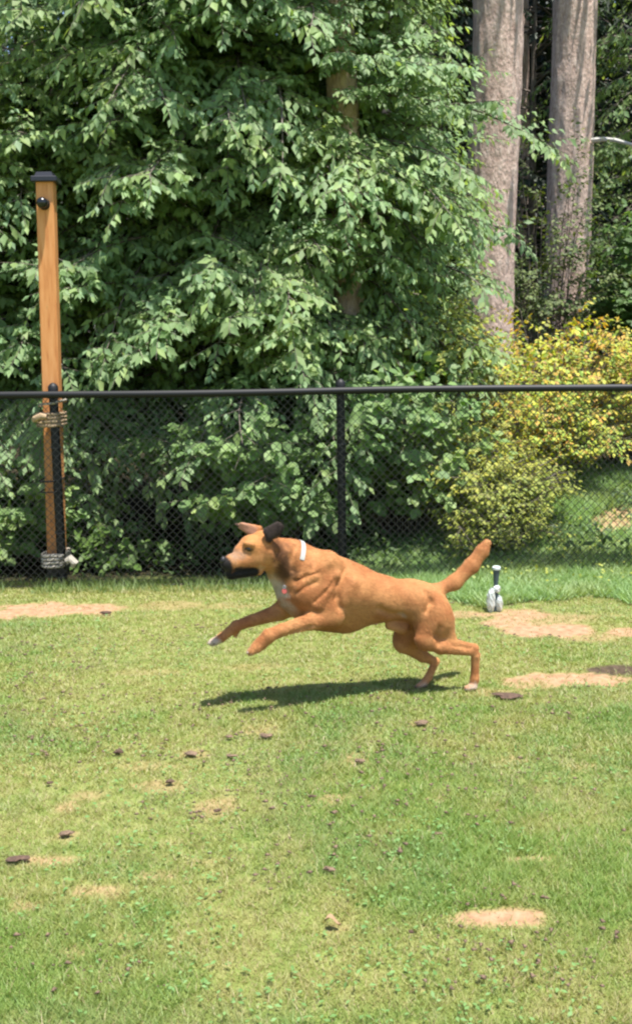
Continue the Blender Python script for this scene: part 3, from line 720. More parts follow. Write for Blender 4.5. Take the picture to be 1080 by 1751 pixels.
    cone((732, 1158), (724, 1168), 6.8, 7, .035, .020, 1, .010)
    for q, w in ((0, .004), (1, .013), (2, .022), (3, .031)): cone((725, 1168), (714 + (q in (0, 3)) * 2, 1173), 5, 4.4, w, w, .85, .006)
    # sheath
    cone((664, 1070), (686, 1072), 6, 12, 0, 0, 1, .03)
    # tail
    cone((722, 1012), (745, 1010), 14, 10.5, 0, .005, .9, .03)
    cone((745, 1010), (776, 996), 11, 12.5, .005, .012, .9, .02)
    cone((776, 996), (805, 968), 12.5, 12.5, .012, .02, .9, .02)
    cone((805, 968), (823, 943), 12.5, 11, .02, .025, .9, .02)
    cone((823, 943), (831, 929), 11, 7, .025, .026, .9, .015)
    h = .0049; lo = np.array([-.98, -.26, -.03]); hi = np.array([.98, .22, .96])
    allp = np.array([p_[0] for p_ in prims] + [p_[1] for p_ in prims]); lo = allp.min(0) - .17; hi = allp.max(0) + .17
    lo[1] = -.26; hi[1] = .24
    n = np.ceil((hi - lo) / h).astype(int); Fd = np.full(n, .25, np.float32)
    ax = [lo[i] + np.arange(n[i]) * h for i in range(3)]
    def region(c0, c1, r):
        a = np.maximum(0, ((np.minimum(c0, c1) - r - lo) / h).astype(int)); b = np.minimum(n, ((np.maximum(c0, c1) + r - lo) / h).astype(int) + 2)
        return tuple(slice(int(a[i]), int(b[i])) for i in range(3))
    def coneval(sl, a, b, ra, rb, sq):
        X = ax[0][sl[0]][:, None, None]; Y = ax[1][sl[1]][None, :, None] / sq; Z = ax[2][sl[2]][None, None, :]
        a = np.array([a[0], a[1] / sq, a[2]]); b = np.array([b[0], b[1] / sq, b[2]]); d = b - a; L2 = d @ d + 1e-9
        t = np.clip(((X - a[0]) * d[0] + (Y - a[1]) * d[1] + (Z - a[2]) * d[2]) / L2, 0, 1)
        return (np.sqrt((X - a[0] - t * d[0]) ** 2 + (Y - a[1] - t * d[1]) ** 2 + (Z - a[2] - t * d[2]) ** 2) - (ra + (rb - ra) * t)) * min(1, (sq + 1) / 2)
    for a, b, ra, rb, sq, k in prims:
        sl = region(a, b, max(ra, rb) * max(1, sq) + k + .03); v = coneval(sl, a, b, ra, rb, sq); f = Fd[sl]
        hh = np.maximum(k - np.abs(v - f), 0) / k; Fd[sl] = np.minimum(v, f) - hh * hh * k * .25
    def surf(px, py, side_from=-.25):
        """first point where the view ray meets the field"""
        r = np.array(ray(px, py)); o = np.array(CAM_LOC) - DO; rl = np.array([r @ EX, r @ EY, r[2]]); ol = np.array([o @ EX, o @ EY, o[2]])
        t0 = (side_from - ol[1]) / rl[1]
        for i in range(400):
            q = ol + rl * (t0 + i * .0015 / abs(rl[1])); g = ((q - lo) / h).astype(int)
            if (g < 0).any() or (g >= n).any(): continue
            if Fd[tuple(g)] < 0: return q
        return None
    # skin folds, muscle hollows (real relief)
    def groove(pts, rad, k=.012):
        rad *= .72; k *= 1.4; qs = [surf(*p_) for p_ in pts]
        for a, b in zip(qs[:-1], qs[1:]):
            if a is None or b is None: continue
            sl = region(a, b, rad + k + .02); v = -coneval(sl, a, b, rad, rad, 1.0); f = Fd[sl]
            hh = np.maximum(k - np.abs(v - f), 0) / k; Fd[sl] = np.maximum(v, f) + hh * hh * k * .25
    def ridge(pts, rad, k=.014, deep=.6):
        qs = [surf(*p_) for p_ in pts]
        for a, b in zip(qs[:-1], qs[1:]):
            if a is None or b is None: continue
            a = a + np.array([0, rad * deep, 0]); b = b + np.array([0, rad * deep, 0])
            sl = region(a, b, rad + k + .02); v = coneval(sl, a, b, rad, rad, 1.0); f = Fd[sl]
            hh = np.maximum(k - np.abs(v - f), 0) / k; Fd[sl] = np.minimum(v, f) - hh * hh * k * .25
    ridge([(560, 962), (535, 985), (512, 1005)], .016, .02); ridge([(575, 985), (556, 1010), (545, 1035)], .017, .02); ridge([(600, 1000), (585, 1030)], .02, .03)
    ridge([(498, 1000), (512, 988), (528, 968)], .012, .02)
    groove([(503, 993), (520, 987), (543, 979)], .0045); groove([(572, 991), (556, 1012), (538, 1028)], .005); groove([(508, 1012), (524, 1002), (540, 996)], .0035)
    groove([(574, 1025), (580, 1037)], .010, .02); groove([(590, 975), (577, 1000), (575, 1020)], .004, .02)
    groove([(648, 1040), (668, 1050), (686, 1050)], .007, .02); groove([(727, 1012), (735, 1030), (728, 1045)], .003, .02)
    groove([(750, 1072), (744, 1086), (748, 1100)], .0025, .02); groove([(535, 1068), (505, 1076), (480, 1086)], .0025, .008)
    groove([(505, 935), (498, 955), (500, 975)], .003, .02); groove([(437, 974), (425, 977), (400, 978)], .002, .004)
    groove([(770, 1103), (800, 1109)], .002, .006); groove([(468, 925), (474, 945), (470, 965)], .004, .014)
    # ---- surface nets
    S = Fd < 0; c8 = [(i, j, k) for i in (0, 1) for j in (0, 1) for k in (0, 1)]
    m = tuple(x - 1 for x in n); acc = np.zeros((*m, 3), np.float32); cnt = np.zeros(m, np.float32)
    def sub(A, o): return A[o[0]:o[0] + m[0], o[1]:o[1] + m[1], o[2]:o[2] + m[2]]
    for o1 in c8:
        for axi in range(3):
            if o1[axi]: continue
            o2 = list(o1); o2[axi] = 1; a = sub(Fd, o1); b = sub(Fd, o2); cr = sub(S, o1) != sub(S, o2)
            t = np.where(cr, a / np.where(a == b, 1, a - b), 0); cnt += cr
            for q in range(3): acc[..., q] += np.where(cr, o1[q] + (t if q == axi else 0), 0)
    act = cnt > 0; idx = -np.ones(m, np.int64); idx[act] = np.arange(act.sum()); ijk = np.argwhere(act)
    V = lo + h * (ijk + acc[act] / cnt[act][:, None]); quads = []
    for axi in range(3):
        u, v = [(1, 2), (2, 0), (0, 1)][axi]
        sl1 = [slice(1, m[q]) for q in range(3)]; sl1[axi] = slice(0, m[axi]); sl2 = list(sl1); sl2[axi] = slice(1, m[axi] + 1)
        a = S[tuple(sl1)]; b = S[tuple(sl2)]; e = np.argwhere(a != b); sg = a[tuple(e.T)]; e = e + np.array([s_.start for s_ in sl1])
        def cell(du, dv): c_ = e.copy(); c_[:, u] -= du; c_[:, v] -= dv; return idx[tuple(c_.T)]
        q = np.stack([cell(1, 1), cell(0, 1), cell(0, 0), cell(1, 0)], -1); q[~sg] = q[~sg][:, ::-1]; quads.append(q)
    Q = np.concatenate(quads); Q = Q[(Q >= 0).all(1)]
    # light smoothing
    E = np.concatenate([Q[:, [0, 1]], Q[:, [1, 2]], Q[:, [2, 3]], Q[:, [3, 0]]])
    for it in range(2):
        A = np.zeros_like(V); cn = np.zeros(len(V)); np.add.at(A, E[:, 0], V[E[:, 1]]); np.add.at(A, E[:, 1], V[E[:, 0]]); np.add.at(cn, E[:, 0], 1); np.add.at(cn, E[:, 1], 1)
        V = V * .5 + .5 * A / cn[:, None]
    Wd = DO + V[:, 0:1] * EX + V[:, 1:2] * EY + V[:, 2:3] * np.array([0, 0, 1.0])
    px, py = to_px(Wd); across = V[:, 1]
    # ---- coat colours: fur patches, plus painted shade at throat and light at flank fold
    base = mixc((.53, .205, .072), (.70, .325, .122), np.clip((fbm(V[:, 0] * .6, V[:, 2] + .3 * V[:, 0], 20, 4, 1) - .5) * 2.6 + .5, 0, 1))
    C = base.copy()
    def seg_d(a, b, wa=0.0, wb=None, sqy=1.0):
        A_ = dl(a[0], a[1], wa); B_ = dl(b[0], b[1], wa if wb is None else wb); d = B_ - A_; t = np.clip((V - A_) @ d / (d @ d + 1e-9), 0, 1)[:, None]
        e = V - A_ - t * d; e[:, 1] *= sqy; return np.linalg.norm(e, axis=1)
    wob = (fbm(V[:, 0] + V[:, 1], V[:, 2], 60, 3, 4) - .5)
    def paint(d, r, soft, col, amt=1.0):
        w_ = smooth((r + wob * soft * 1.2 - d) / soft + .5) * amt; C[:] = C * (1 - w_[:, None]) + np.array(col) * w_[:, None]
    paint(seg_d((545, 1085), (640, 1068), 0), .05, .05, (.46, .22, .09), .6)
    paint(seg_d((470, 995), (500, 1028), 0, 0, .7), .042, .03, (.66, .56, .44), .9)          # pale chest
    paint(seg_d((462, 975), (478, 985), 0, 0, .5), .03, .03, (.35, .25, .12), .5)  # greenish shade under the throat, painted into the coat
    paint(seg_d((476, 915), (484, 985), -.07), .032, .04, (.13, .055, .022), .85)           # dark ruff behind ear
    paint(seg_d((480, 955), (500, 985), -.06), .027, .035, (.09, .042, .02), .7)
    paint(seg_d((440, 915), (430, 925), -.04), .05, .04, (.66, .29, .085), .6)
    paint(seg_d((412, 948), (400, 955), -.04, -.05), .026, .03, (.36, .24, .16), .8)      # greying muzzle
    paint(seg_d((418, 958), (432, 962), -.04), .018, .02, (.55, .34, .20), .5)
    HWm = -.03
    paint(seg_d((383, 972), (428, 976), HWm - .016, HWm, .55), .0235, .012, (.022, .018, .018), 1)    # black mask
    paint(seg_d((387, 984), (434, 977), HWm - .014, HWm, .55), .024, .010, (.014, .012, .012), 1)
    paint(seg_d((381, 961), (384, 966), HWm - .016, HWm - .016, .6), .031, .014, (.03, .024, .022), 1)
    paint(seg_d((445, 970), (450, 974), -.05), .012, .014, (.62, .42, .26), .5)
    ear = np.minimum(seg_d((456, 908), (474, 894), -.074, -.086), seg_d((460, 918), (481, 901), -.080, -.094)); paint(ear, .024, .012, (.045, .030, .024), 1)
    paint(seg_d((432, 909), (405, 896), .046, .072), .022, .015, (.55, .30, .20), .9); paint(seg_d((405, 898), (398, 894), .07, .08), .010, .008, (.06, .04, .035), .9)
    paint(seg_d((362, 1099), (370, 1096), .08, .08, .6), .019, .012, (.72, .58, .46), .95)    # pale toes
    paint(seg_d((424, 1115), (430, 1113), -.108, -.108, .6), .012, .012, (.60, .40, .25), .7)
    paint(seg_d((800, 1180), (808, 1176), -.087, -.087, .5), .024, .02, (.72, .58, .44), .9)
    paint(seg_d((714, 1174), (722, 1171), .018, .018, .5), .018, .014, (.62, .46, .36), .8)
    paint(seg_d((683, 1049), (690, 1053), -.06), .012, .012, (.66, .45, .33), .6)  # small sunlit bit of the flank fold, its light put into the colour
    paint(seg_d((826, 940), (834, 925), .024), .014, .02, (.66, .33, .13), .8)
    paint(seg_d((806, 985), (776, 1008), .012, .010), .007, .01, (.28, .10, .035), .6)
    root = empty('dog', DO); tag(root, 'tan short-haired dog with black muzzle and white collar leaping to the left', 'dog')
    dm, nt, p = mat('dog_coat', (.5, .2, .06), .7, 0, .2)
    vc = nt.nodes.new('ShaderNodeVertexColor'); vc.layer_name = 'tint'
    r, nn = noise_col(nt, 160, [(.3, (.36, .36, .36)), (.7, (.64, .64, .64))], detail=3, k=1)
    mx = nt.nodes.new('ShaderNodeMixRGB'); mx.blend_type = 'OVERLAY'; mx.inputs[0].default_value = .3
    nt.links.new(vc.outputs[0], mx.inputs[1]); nt.links.new(r.outputs[0], mx.inputs[2]); nt.links.new(mx.outputs[0], p.inputs['Base Color'])
    mp = nt.nodes.new('ShaderNodeMapping'); mp.inputs['Scale'].default_value = (.3, 1, 1); tc = nt.nodes.new('ShaderNodeTexCoord'); nf = N(nt, 'ShaderNodeTexNoise'); nf.inputs['Scale'].default_value = 260; nf.inputs['Detail'].default_value = 3
    nt.links.new(tc.outputs['Object'], mp.inputs[0]); nt.links.new(mp.outputs[0], nf.inputs['Vector']); bump(nt, p, nf.outputs['Fac'], .25, .002)
    p.inputs['Sheen Weight'].default_value = .15; p.inputs['Sheen Roughness'].default_value = .4
    body = np_obj('body', Wd - DO, Q, dm, root, smooth_sh=True, col=C)
    r2 = np.random.default_rng(9); vn = np.zeros_like(Wd); e1 = Wd[Q[:, 2]] - Wd[Q[:, 0]]; e2 = Wd[Q[:, 3]] - Wd[Q[:, 1]]; fnm = np.cross(e1, e2)
    nh = 170000; fi = r2.integers(0, len(Q), nh); fn_ = unit(fnm[fi]); bu, bv = r2.random(nh)[:, None], r2.random(nh)[:, None]
    hp = (Wd[Q[fi, 0]] * (1 - bu) + Wd[Q[fi, 1]] * bu) * (1 - bv) + (Wd[Q[fi, 3]] * (1 - bu) + Wd[Q[fi, 2]] * bu) * bv; hc = C[Q[fi, 0]]
    flow = EX[None] * 1.0 + np.array([0, 0, -.45])[None] + r2.normal(size=(nh, 3)) * .22; legs = (hp[:, 2] < .42) ; flow[legs] += np.array([0, 0, -1.0])
    flow = flow + (vnoise(hp[:, 0], hp[:, 2], 22, 5)[:, None] - .5) * np.array([0, 0, 1.4]); tg = unit(flow - fn_ * np.sum(flow * fn_, 1)[:, None]); hd = unit(tg + fn_ * (.12 + .16 * r2.random((nh, 1))))
    hx, hy = to_px(hp); face = (hx < 470) & (hy < 1000); tailz = hx > 745 + 0 * hx; ln = (.008 + .008 * r2.random(nh)) * np.where(face, .45, 1) * np.where(tailz & (hy < 1020), 1.1, 1) * np.where(hp[:, 2] < .14, .5, 1)
    wv = unit(np.cross(fn_, tg)) * (.0008 + .0004 * r2.random((nh, 1))); tone_ = (.80 + .44 * r2.random((nh, 1)))
    HV = np.stack([hp - wv, hp + wv, hp + hd * ln[:, None]], 1).reshape(-1, 3) - DO
    fo = np_obj('fur', HV, np.arange(nh * 3).reshape(-1, 3), dm, root, col=np.repeat(hc * tone_, 3, 0)); tag(fo, kind='stuff')
    bvh = BVHTree.FromPolygons([Vector(v) for v in Wd], [tuple(q) for q in Q.tolist()])
    print('dog verts', len(V), 'minz', Wd[:, 2].min(), 'near foot z', Wd[(px > 780) & (py > 1150), 2].min(), 'far foot z', Wd[(px > 700) & (px < 760) & (py > 1150), 2].min())
    def hit(px_, py_):
        h_ = bvh.ray_cast(CAM_LOC, ray(px_, py_).normalized()); return h_
    # eye
    h_ = hit(425.5, 939.5)
    if h_[0] is not None:
        dark = mat('eye_dark', (.012, .008, .006), .08, 0, .7)[0]; rim = mat('eyelid', (.04, .022, .015), .6)[0]
        c_ = h_[0] - h_[1] * .006 - Vector(DO)
        def ball(name, c_, r_, mt, par, sx=1):
            m_ = MB(); vs = []; k = 14; l = 9
            for i in range(l + 1):
                for j in range(k):
                    a = math.pi * i / l; b = 2 * math.pi * j / k; vs.append((c_.x + r_ * sx * math.sin(a) * math.cos(b), c_.y + r_ * math.sin(a) * math.sin(b), c_.z + r_ * math.cos(a)))
            m_.add(vs, [(i * k + j, i * k + (j + 1) % k, (i + 1) * k + (j + 1) % k, (i + 1) * k + j) for i in range(l) for j in range(k)]); return m_.build(name, mt, par, True)
        ball('eye', c_, .0122, dark, root)
        tt = h_[1].orthogonal().normalized(); bb = h_[1].cross(tt); cc = h_[0] - Vector(DO)
        ux = Vector((EX[0], EX[1], 0)); ux = (ux - h_[1] * ux.dot(h_[1])).normalized(); uz = h_[1].cross(ux)
        m_ = MB(); m_.tube([cc + ux * math.cos(a) * .0155 + uz * math.sin(a) * .0085 - h_[1] * .001 for a in np.linspace(0, 2 * math.pi, 21)], .0024, 6, False); m_.build('eyelid', rim, root, True)
        # the far eye mirrored across the head
        h2 = bvh.ray_cast(Vector(dw(dl(417, 936, .20))), Vector(-EY))
        if h2[0] is not None: ball('eye', h2[0] - h2[1] * .006 - Vector(DO), .0105, dark, root)
        nq = hit(381.5, 958.5)
        nz = (nq[0] if nq[0] is not None else dw(dl(383, 959, -.05))) - Vector(DO)
        ns = mat('nose_leather', (.02, .018, .02), .5, 0, .4)[0]
        nn_ = ball('nose', nz + Vector(EY) * .008 + Vector(EX) * .002, .0175, ns, root, .75)
        ball('nostril', nz - Vector(EX) * .009 - Vector(EY) * .006 + Vector((0, 0, -.002)), .0035, dark, nn_)
    claw = mat('claw', (.06, .045, .04), .35)[0]
    for px_, py_ in ((358, 1103), (367, 1104), (352, 1099), (424, 1119), (431, 1121), (419, 1114), (797, 1182), (804, 1184)):
        q = hit(px_, py_ - 3)
        if q[0] is not None:
            c_ = q[0] - Vector(DO); m_ = MB(); m_.tube([c_ + Vector((.004, .002, .002)), c_ + Vector((-.003, -.002, 0)), c_ + Vector((-.008, -.003, -.005))], [.003, .0026, .0008], 6); m_.build('claw', claw, root, True)
    # collar: band swept round the neck
    top = dl(515, 928, 0); bot = dl(489, 1010, 0); c0 = (top + bot) / 2; uv = (top - bot); uv /= np.linalg.norm(uv)
    axn = np.array([uv[2], 0, -uv[0]]); ring = []
    for a in np.linspace(0, 2 * math.pi, 48, endpoint=False):
        d = uv * math.cos(a) + np.array([0, 1, 0]) * math.sin(a); row = []
        o = dw(c0 + d * .4); dv = Vector(-(d[0] * EX + d[1] * EY + np.array([0, 0, d[2]])))
        for off in (-.010, .010):
            oo = o + Vector(axn[0] * EX * off + np.array([0, 0, axn[2] * off])); hh = bvh.ray_cast(oo, dv)
            row.append(((hh[0] if hh[0] is not None else dw(c0 + d * .1)), dv))
        ring.append(row)
    m_ = MB(); vs = []; K = len(ring)
    pos = [[r_[0][0], r_[1][0]] for r_ in ring]
    for _ in range(2):
        pos = [[(pos[i - 1][q] + pos[i][q] * 2 + pos[(i + 1) % K][q]) / 4 for q in (0, 1)] for i in range(K)]
    for i in range(K):
        dv = ring[i][0][1]; o = Vector(DO)
        a_ = i / K * 2 * math.pi; tk = float(smooth((a_ - 2.3) / .3) * smooth((5.30 - a_) / .3)) * .016
        if tk > .008: pos[i] = [dw(c0 + (uv * math.cos(a_) + np.array([0, 1, 0]) * math.sin(a_)) * .02 + axn * q_) for q_ in (-.01, .01)]
        vs += [pos[i][0] - dv * (.001 - tk) - o, pos[i][0] - dv * (.0065 - tk) - o, pos[i][1] - dv * (.0065 - tk) - o, pos[i][1] - dv * (.001 - tk) - o]
    m_.add(vs, [(i * 4 + a, i * 4 + (a + 1) % 4, ((i + 1) % K) * 4 + (a + 1) % 4, ((i + 1) % K) * 4 + a) for i in range(K) for a in range(4)])
    cm, nt, p = mat('white_webbing', (.52, .52, .48), .6); col = m_.build('collar', cm, root, True)
    o = Vector(DO); tagp = dw(dl(487, 1014, -.03)) - o
    hb = hit(486, 1011)
    if hb[0] is not None: tagp = hb[0] - ray(486, 1011).normalized() * .010 - o
    m_ = MB(); m_.lathe((0, 0, 0), [(.002, -.0015), (.0105, -.0015), (.0115, 0), (.0105, .0015), (.002, .0015)], 18)
    rot = Matrix.Rotation(R(78), 3, 'X') @ Matrix.Rotation(.3, 3, 'Y'); m_.v = [tuple(rot @ Vector(v) + tagp) for v in m_.v]; m_.build('tag', mat('red_tag', (.50, .10, .08), .5)[0], col)
    m_ = MB(); m_.tube([tagp + Vector((.006 * math.cos(a), 0, .019 + .006 * math.sin(a))) for a in np.linspace(0, 2 * math.pi, 13)], .0012, 5, False); m_.build('ring', mat('steel', (.7, .7, .7), .3, 1)[0], col, True)
build_dog()

# ------------------------------------------------------------------ clods, droppings and leaves on the lawn
CL = [((203, 1288), 10, 9, 0, 'round dark clod of soil standing alone on the left half of the lawn'),
      ((720, 1238), 13, 8, 1, 'reddish-brown flattened clod on the grass below the dog hind feet'),
      ((868, 1192), 26, 6, 0, 'wide dark scrap of soil on the grass right of the dog hind paw'),
      ((31, 1472), 20, 7, 0, 'long dark clod near the left edge of the lawn'),
      ((181, 1047), 9, 7, 0, 'small dark clod at the end of the bare strip near the orange post'),
      ((291, 1340), 9, 8, 0, 'dark brown clod between two flat brown scraps left of the lawn centre'),
      ((327, 1291), 13, 6, 1, 'flat oblong brown scrap right of the round dark clod'),
      ((392, 1264), 8, 5, 1, 'tiny brown crumb on the grass below the dog shadow'),
      ((396, 1295), 9, 5, 1, 'tiny brown crumb just below another in front of the dog shadow'),
      ((455, 1261), 13, 7, 1, 'curled brown scrap below the middle of the dog shadow'),
      ((533, 1366), 7, 5, 0, 'small dark crumb in the centre of the lawn'),
      ((747, 1431), 8, 4, 1, 'small dark crumb on the right half of the lawn above the lush green patch'),
      ((702, 1602), 5, 7, 0, 'tiny black upright crumb left of the bare tan oval'),
      ((562, 1491), 12, 7, 1, 'brown scrap on grass left of the lush green patch'),
      ((113, 1428), 13, 8, 1, 'brown lump on pale dry grass above the long dark clod'),
      ((372, 1391), 7, 6, 0, 'dark crumb on a dry patch left of the lawn centre'),
      ((85, 1343), 6, 5, 0, 'small grey-brown crumb on the left of the lawn'),
      ((569, 1588), 15, 6, 2, 'tan dead leaf lying on the foreground grass'),
      ((614, 1303), 9, 8, 1, 'brown crumb on the grass straight below the dog belly')]
cm0, nt, p = mat('dark_clod', (.05, .03, .022), .9); r, n = noise_col(nt, 90, [(.3, (.05, .028, .018)), (.7, (.17, .10, .065))]); nt.links.new(r.outputs[0], p.inputs['Base Color'])
cm1, nt, p = mat('brown_clod', (.14, .07, .04), .9); r, n = noise_col(nt, 90, [(.3, (.10, .065, .04)), (.7, (.29, .19, .12))]); nt.links.new(r.outputs[0], p.inputs['Base Color'])
cm2 = mat('tan_leaf', (.42, .27, .15), .8)[0]
def lump(name, c, rx, ry, rz, mt, sd):
    r = np.random.default_rng(sd); n, k = 7, 12; vs = []; fs = []
    ph = r.random(6) * 6.28
    for i in range(n + 1):
        for j in range(k):
            a = math.pi * i / n; b = 2 * math.pi * j / k
            q = 1 + .22 * math.sin(2 * b + ph[0]) * math.sin(a) + .16 * math.sin(3 * b + ph[1] + 2 * a) + .42 * (r.random() - .5)
            if i in (0, n): q = 1
            vs.append((c[0] + rx * math.sin(a) * math.cos(b) * q, c[1] + ry * math.sin(a) * math.sin(b) * q, c[2] + rz * math.cos(a) * q))
    fs = [(i * k + j, i * k + (j + 1) % k, (i + 1) * k + (j + 1) % k, (i + 1) * k + j) for i in range(n) for j in range(k)]
    m = MB(); m.add(vs, fs); return m.build(name, mt, None, False)
for i, ((px_, py_), wx_, wy_, kind, lab) in enumerate(CL):
    c = ground(px_, py_ + wy_ * .5); s = F_PX / c.y; z = float(hground(c.x, c.y)); rx = wx_ / s; rz = wy_ / s * .42
    if kind == 2:
        m = MB(); vs = [(rx * (t * 2 - 1), math.sin(t * math.pi) * rx * .55 * sg, .012 + .012 * math.sin(t * 5) + .006 * abs(sg)) for t in np.linspace(0, 1, 7) for sg in (-1, 0, 1)]
        m.add(vs, [(a * 3 + b, a * 3 + b + 1, a * 3 + b + 4, a * 3 + b + 3) for a in range(6) for b in (0, 1)]); o = m.build('dead_leaf', cm2, None, True); o.location = (c.x, c.y, z + .012); tag(o, lab, 'leaf')
    else:
        o = lump('soil_clod', (0, 0, 0), rx, max(rx * .55, rz), rz, (cm0, cm1)[kind], 50 + i); o.location = (c.x, c.y, z + rz * .65 + .012); tag(o, lab, 'clod', 'dark clods and scraps scattered on the lawn')

# small crumbs nobody could count
def crumbs():
    r = np.random.default_rng(21); n = 2200; V = []; Fc = []
    y = 2.3 + 4.4 * r.random(n * 6); x = (r.random(n * 6) - .5) * (y * .72 + .4); w_ = fbm(x, y, 1.6, 3, 31) + .25 * np.exp(-((x + .55) ** 2 / .7 + (y - 3.9) ** 2 / .9))
    k = (r.random(n * 6) < smooth((w_ - .50) / .25)) & (soil_mask(x, y)[0] < .6); x, y = x[k][:n], y[k][:n]; z = hground(x, y) + .02
    base = np.array([(1, 0, 0), (-.5, .87, 0), (-.5, -.87, 0), (0, 0, .8), (.3, .2, -.6)]); T = np.array([(0, 1, 3), (1, 2, 3), (2, 0, 3), (1, 0, 4), (2, 1, 4), (0, 2, 4)])
    s = .0028 + .007 * r.random(len(x)) ** 3; a = r.random(len(x)) * 6.28; ca, sa = np.cos(a), np.sin(a); b = base[None] * (s[:, None, None]) * np.array([1.7, 1, .9])
    X = b[..., 0] * ca[:, None] - b[..., 1] * sa[:, None]; Y = b[..., 0] * sa[:, None] + b[..., 1] * ca[:, None]
    V = np.stack([X + x[:, None], Y + y[:, None], b[..., 2] + z[:, None]], -1).reshape(-1, 3)
    o = np_obj('soil_crumbs', V, (T[None] + (np.arange(len(x)) * 5)[:, None, None]).reshape(-1, 3), cm1, None); tag(o, 'scattered brown crumbs of soil in the dry lawn', 'crumbs', kind='stuff')
crumbs()

# ------------------------------------------------------------------ grass
def blades(name, x, y, hgt, wid, C, lean, label, kind='stuff', segs=2, seed=1):
    r = np.random.default_rng(seed); n = len(x); z = hground(x, y); a = r.random(n) * 6.28; b = r.random(n) * 6.28
    ux, uy = np.cos(a) * wid / 2, np.sin(a) * wid / 2; lx, ly = np.cos(b) * lean * hgt, np.sin(b) * lean * hgt
    P0 = np.stack([x, y, z - .004], -1); U = np.stack([ux, uy, ux * 0], -1); mid = P0 + np.stack([lx * .35, ly * .35, hgt * .6], -1); tip = P0 + np.stack([lx, ly, hgt], -1)
    if segs == 2: V = np.stack([P0 - U, P0 + U, mid - U * .8, mid + U * .8, tip], 1).reshape(-1, 3); T = np.array([(0, 1, 3), (0, 3, 2), (2, 3, 4)]); k = 5
    else: V = np.stack([P0 - U, P0 + U, tip], 1).reshape(-1, 3); T = np.array([(0, 1, 2)]); k = 3
    Fi = (T[None] + (np.arange(n) * k)[:, None, None]).reshape(-1, 3)
    o = np_obj(name, V, Fi, M_grass, None, col=np.repeat(C, k, 0)); tag(o, label, 'grass', kind=kind); return o
def lush(x, y):
    """where the turf is greener: low-frequency growth plus the patches seen in the photo"""
    g_ = fbm(x, y, 1.1, 4, 13)
    def spot(px_, py_, rx, ry):
        c = ground(px_, py_); a = ground(px_, py_ - ry); b = ground(px_, py_ + ry); e = ground(px_ + rx, py_); return np.exp(-((x - c.x) / abs(e.x - c.x)) ** 2 - ((y - c.y) / (abs(a.y - b.y) / 2)) ** 2)
    g_ = g_ + .50 * spot(850, 1500, 190, 60) + .25 * spot(1040, 1540, 120, 90) + .2 * spot(660, 1555, 80, 40) + .25 * spot(950, 1115, 130, 28) + .2 * spot(120, 1700, 200, 60) + .2 * spot(80, 1070, 180, 12) + .12 * spot(800, 1660, 200, 60) + .16 * spot(1000, 1230, 200, 40) + .15 * spot(560, 1480, 90, 40)
    g_ = g_ - .14 * spot(330, 1320, 220, 90) - .12 * spot(300, 1130, 380, 40) - .1 * spot(500, 1640, 250, 80)
    return smooth((g_ - .375) / .46)
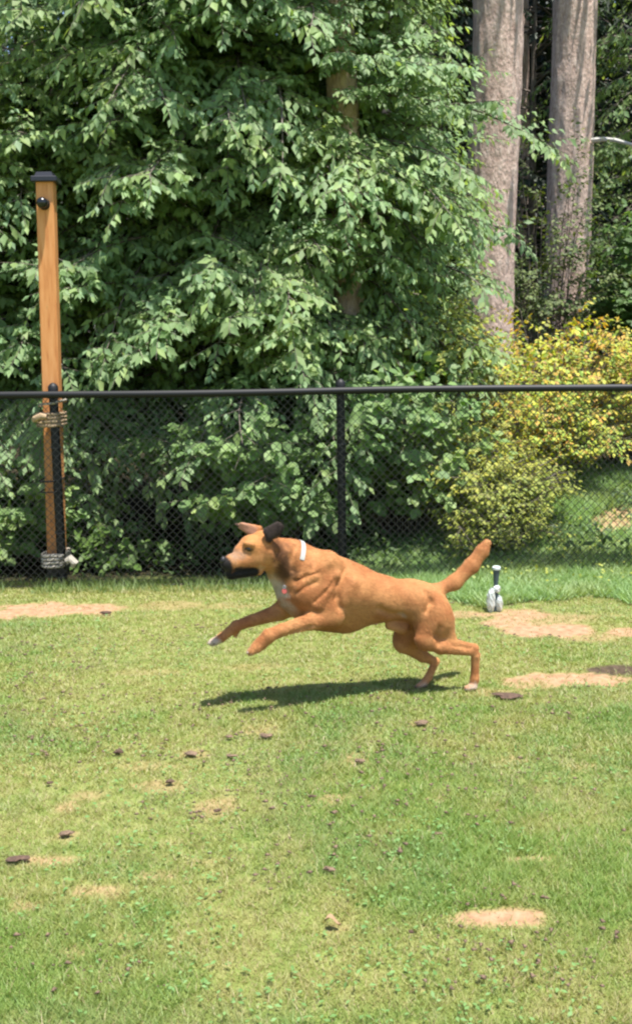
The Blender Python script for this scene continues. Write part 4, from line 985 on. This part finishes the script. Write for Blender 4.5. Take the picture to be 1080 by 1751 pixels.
def turf():
    r = np.random.default_rng(5); n = 2000000
    u = r.random(n); y = 1.75 * (7.15 / 1.75) ** u; x = (r.random(n) - .5) * 2 * (y * .30 + .55)   # density falls off with distance
    keep = r.random(n) < (y * .30 + .55) / 2.7 * (1.15 - .1 * y) * .62
    x, y = x[keep], y[keep]; cov, tone = soil_mask(x, y); k = r.random(len(x)) > cov * 1.02; x, y = x[k], y[k]
    L = lush(x, y); n = len(x); fine = fbm(x, y, 8, 4, 22); Lw = np.clip(L + (fine - .5) * 1.7 + (r.random(n) - .5) * .5, 0, 1)
    tuft = smooth((fbm(x, y, 26, 2, 51) - .35) / .3); hgt = (.006 + .011 * r.random(n) + .010 * L + .006 * tuft) * (1 + .5 * smooth((y - 6.3) / .6)); wid = (.0023 + .0015 * r.random(n)) * (1 + .16 * (y - 2))
    dry = mixc((.36, .37, .11), (.51, .48, .18), r.random(n)); grn = mixc((.18, .31, .055), (.32, .45, .10), r.random(n))
    C = dry * (1 - Lw[:, None]) + grn * Lw[:, None]; blu = smooth((fbm(x, y, 2.3, 3, 41) - .5) / .2)[:, None] * .25; C = C * (1 - blu) + np.array((.21, .33, .13)) * blu
    st = r.random(n) < (.13 - .09 * L); C[st] = mixc((.48, .36, .19), (.60, .50, .30), r.random(st.sum()))
    print('blades', n); ln_ = .6 + .8 * r.random(n); q = y < 3.7; f_ = ~q
    blades('turf', x[q], y[q], hgt[q], wid[q], C[q], ln_[q], 'short patchy mown lawn in the foreground, green with dry straw-coloured areas', segs=1)
    blades('turf', x[f_], y[f_], hgt[f_] * .95, wid[f_] * 1.35, C[f_], ln_[f_], 'short patchy mown lawn around and beyond the dog', segs=1, seed=2)
    n = 9000; y_ = 1.9 + 4.6 * r.random(n); x_ = (r.random(n) - .5) * (y_ * .66 + .8); k_ = (fbm(x_, y_, 3.2, 3, 71) > .53) & (soil_mask(x_, y_)[0] < .3); x_, y_ = x_[k_], y_[k_]; n = len(x_)
    o = leaves_to_mesh('clover', np.stack([x_, y_, hground(x_, y_) + .012 + .012 * r.random(n)], -1), r.normal(size=(n, 3)) * np.array((1, 1, .15)), np.tile((0, -.1, 1.), (n, 1)) + r.normal(size=(n, 3)) * .25, .012 + .010 * r.random(n), mixc((.17, .34, .09), (.27, .46, .15), r.random(n)), LEAF_BROAD, M_small, None)
    tag(o, 'flat clover and weed leaves mixed into the lawn', 'clover', kind='stuff')
    # rough weedy edge at the fence foot
    n = 16000; x = (r.random(n) - .5) * 6.6; y = 6.78 + .30 * r.random(n) ** .8; k = r.random(n) < smooth((fbm(x, y, 4, 2, 3) - .30) / .2); x, y = x[k], y[k]; n = len(x)
    blades('fence_weeds', x, y, .03 + .07 * r.random(n) ** 2, .004 + .004 * r.random(n), mixc((.15, .26, .06), (.32, .40, .14), r.random(n)), .7, 'taller pale green weeds along the foot of the fence', segs=1, seed=3)
    # long grass of the bank
    n = 190000; x = -.3 + 4.6 * r.random(n); y = 6.15 + 3.8 * r.random(n); hb = hground(x, y)
    edge = smooth((x - .05 - (fbm(x, y, 3, 2, 6) - .5) * .6) / .5); path = bank_path(x, y)
    front = 6.75 - .45 * smooth((x - .5) / .6) + (fbm(x, y, 3, 2, 33) - .5) * .5; k = (r.random(n) < edge * (1 - .93 * path)) & (y < 9.9) & (y > front); x, y = x[k], y[k]; n = len(x)
    C = mixc((.26, .44, .15), (.42, .60, .24), r.random(n)); t = smooth((fbm(x, y, 5, 3, 14) - .42) / .3)[:, None] * .5; C = C * (1 - t) + np.array((.46, .52, .24)) * t
    blades('bank_grass', x, y, .035 + .06 * r.random(n), .007 + .005 * r.random(n), C, .8 + .8 * r.random(n), 'longer blue-green grass on the bank behind the fence at right', segs=1, seed=4)
    # yellow flowers and clover leaves dotted in it
    n = 420; x = .9 + 2.2 * r.random(n); y = 6.6 + 1.3 * r.random(n); P = np.stack([x, y, hground(x, y) + .07], -1)
    C = mixc((.50, .52, .06), (.42, .50, .16), r.random(n)); o = leaves_to_mesh('bank_flowers', P, r.normal(size=(n, 3)), np.tile((0, -.5, .8), (n, 1)) + r.normal(size=(n, 3)) * .2, .016 + .014 * r.random(n), C, LEAF_ROUND, M_small, None)
    tag(o, 'small yellow flower heads dotted through the bank grass', 'flowers', kind='stuff')
    # low shade plants at the wood's edge
    n = 9000; x = (r.random(n) - .5) * 8; y = 7.1 + 1.8 * r.random(n); k = fbm(x, y, 2.6, 3, 17) > .47; x, y = x[k], y[k]; n = len(x); P = np.stack([x, y, hground(x, y) + .02 + .16 * r.random(n)], -1)
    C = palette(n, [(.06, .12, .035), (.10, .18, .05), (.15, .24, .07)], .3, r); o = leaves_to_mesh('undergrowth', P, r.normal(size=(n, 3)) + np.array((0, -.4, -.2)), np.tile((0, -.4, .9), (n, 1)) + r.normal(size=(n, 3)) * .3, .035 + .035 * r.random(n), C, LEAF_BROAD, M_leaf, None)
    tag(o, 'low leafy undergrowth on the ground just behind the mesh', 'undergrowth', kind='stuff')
turf()
print('objects', len(scene.objects), 'tris', sum(len(m.loops) - 2 * len(m.polygons) for m in bpy.data.meshes))
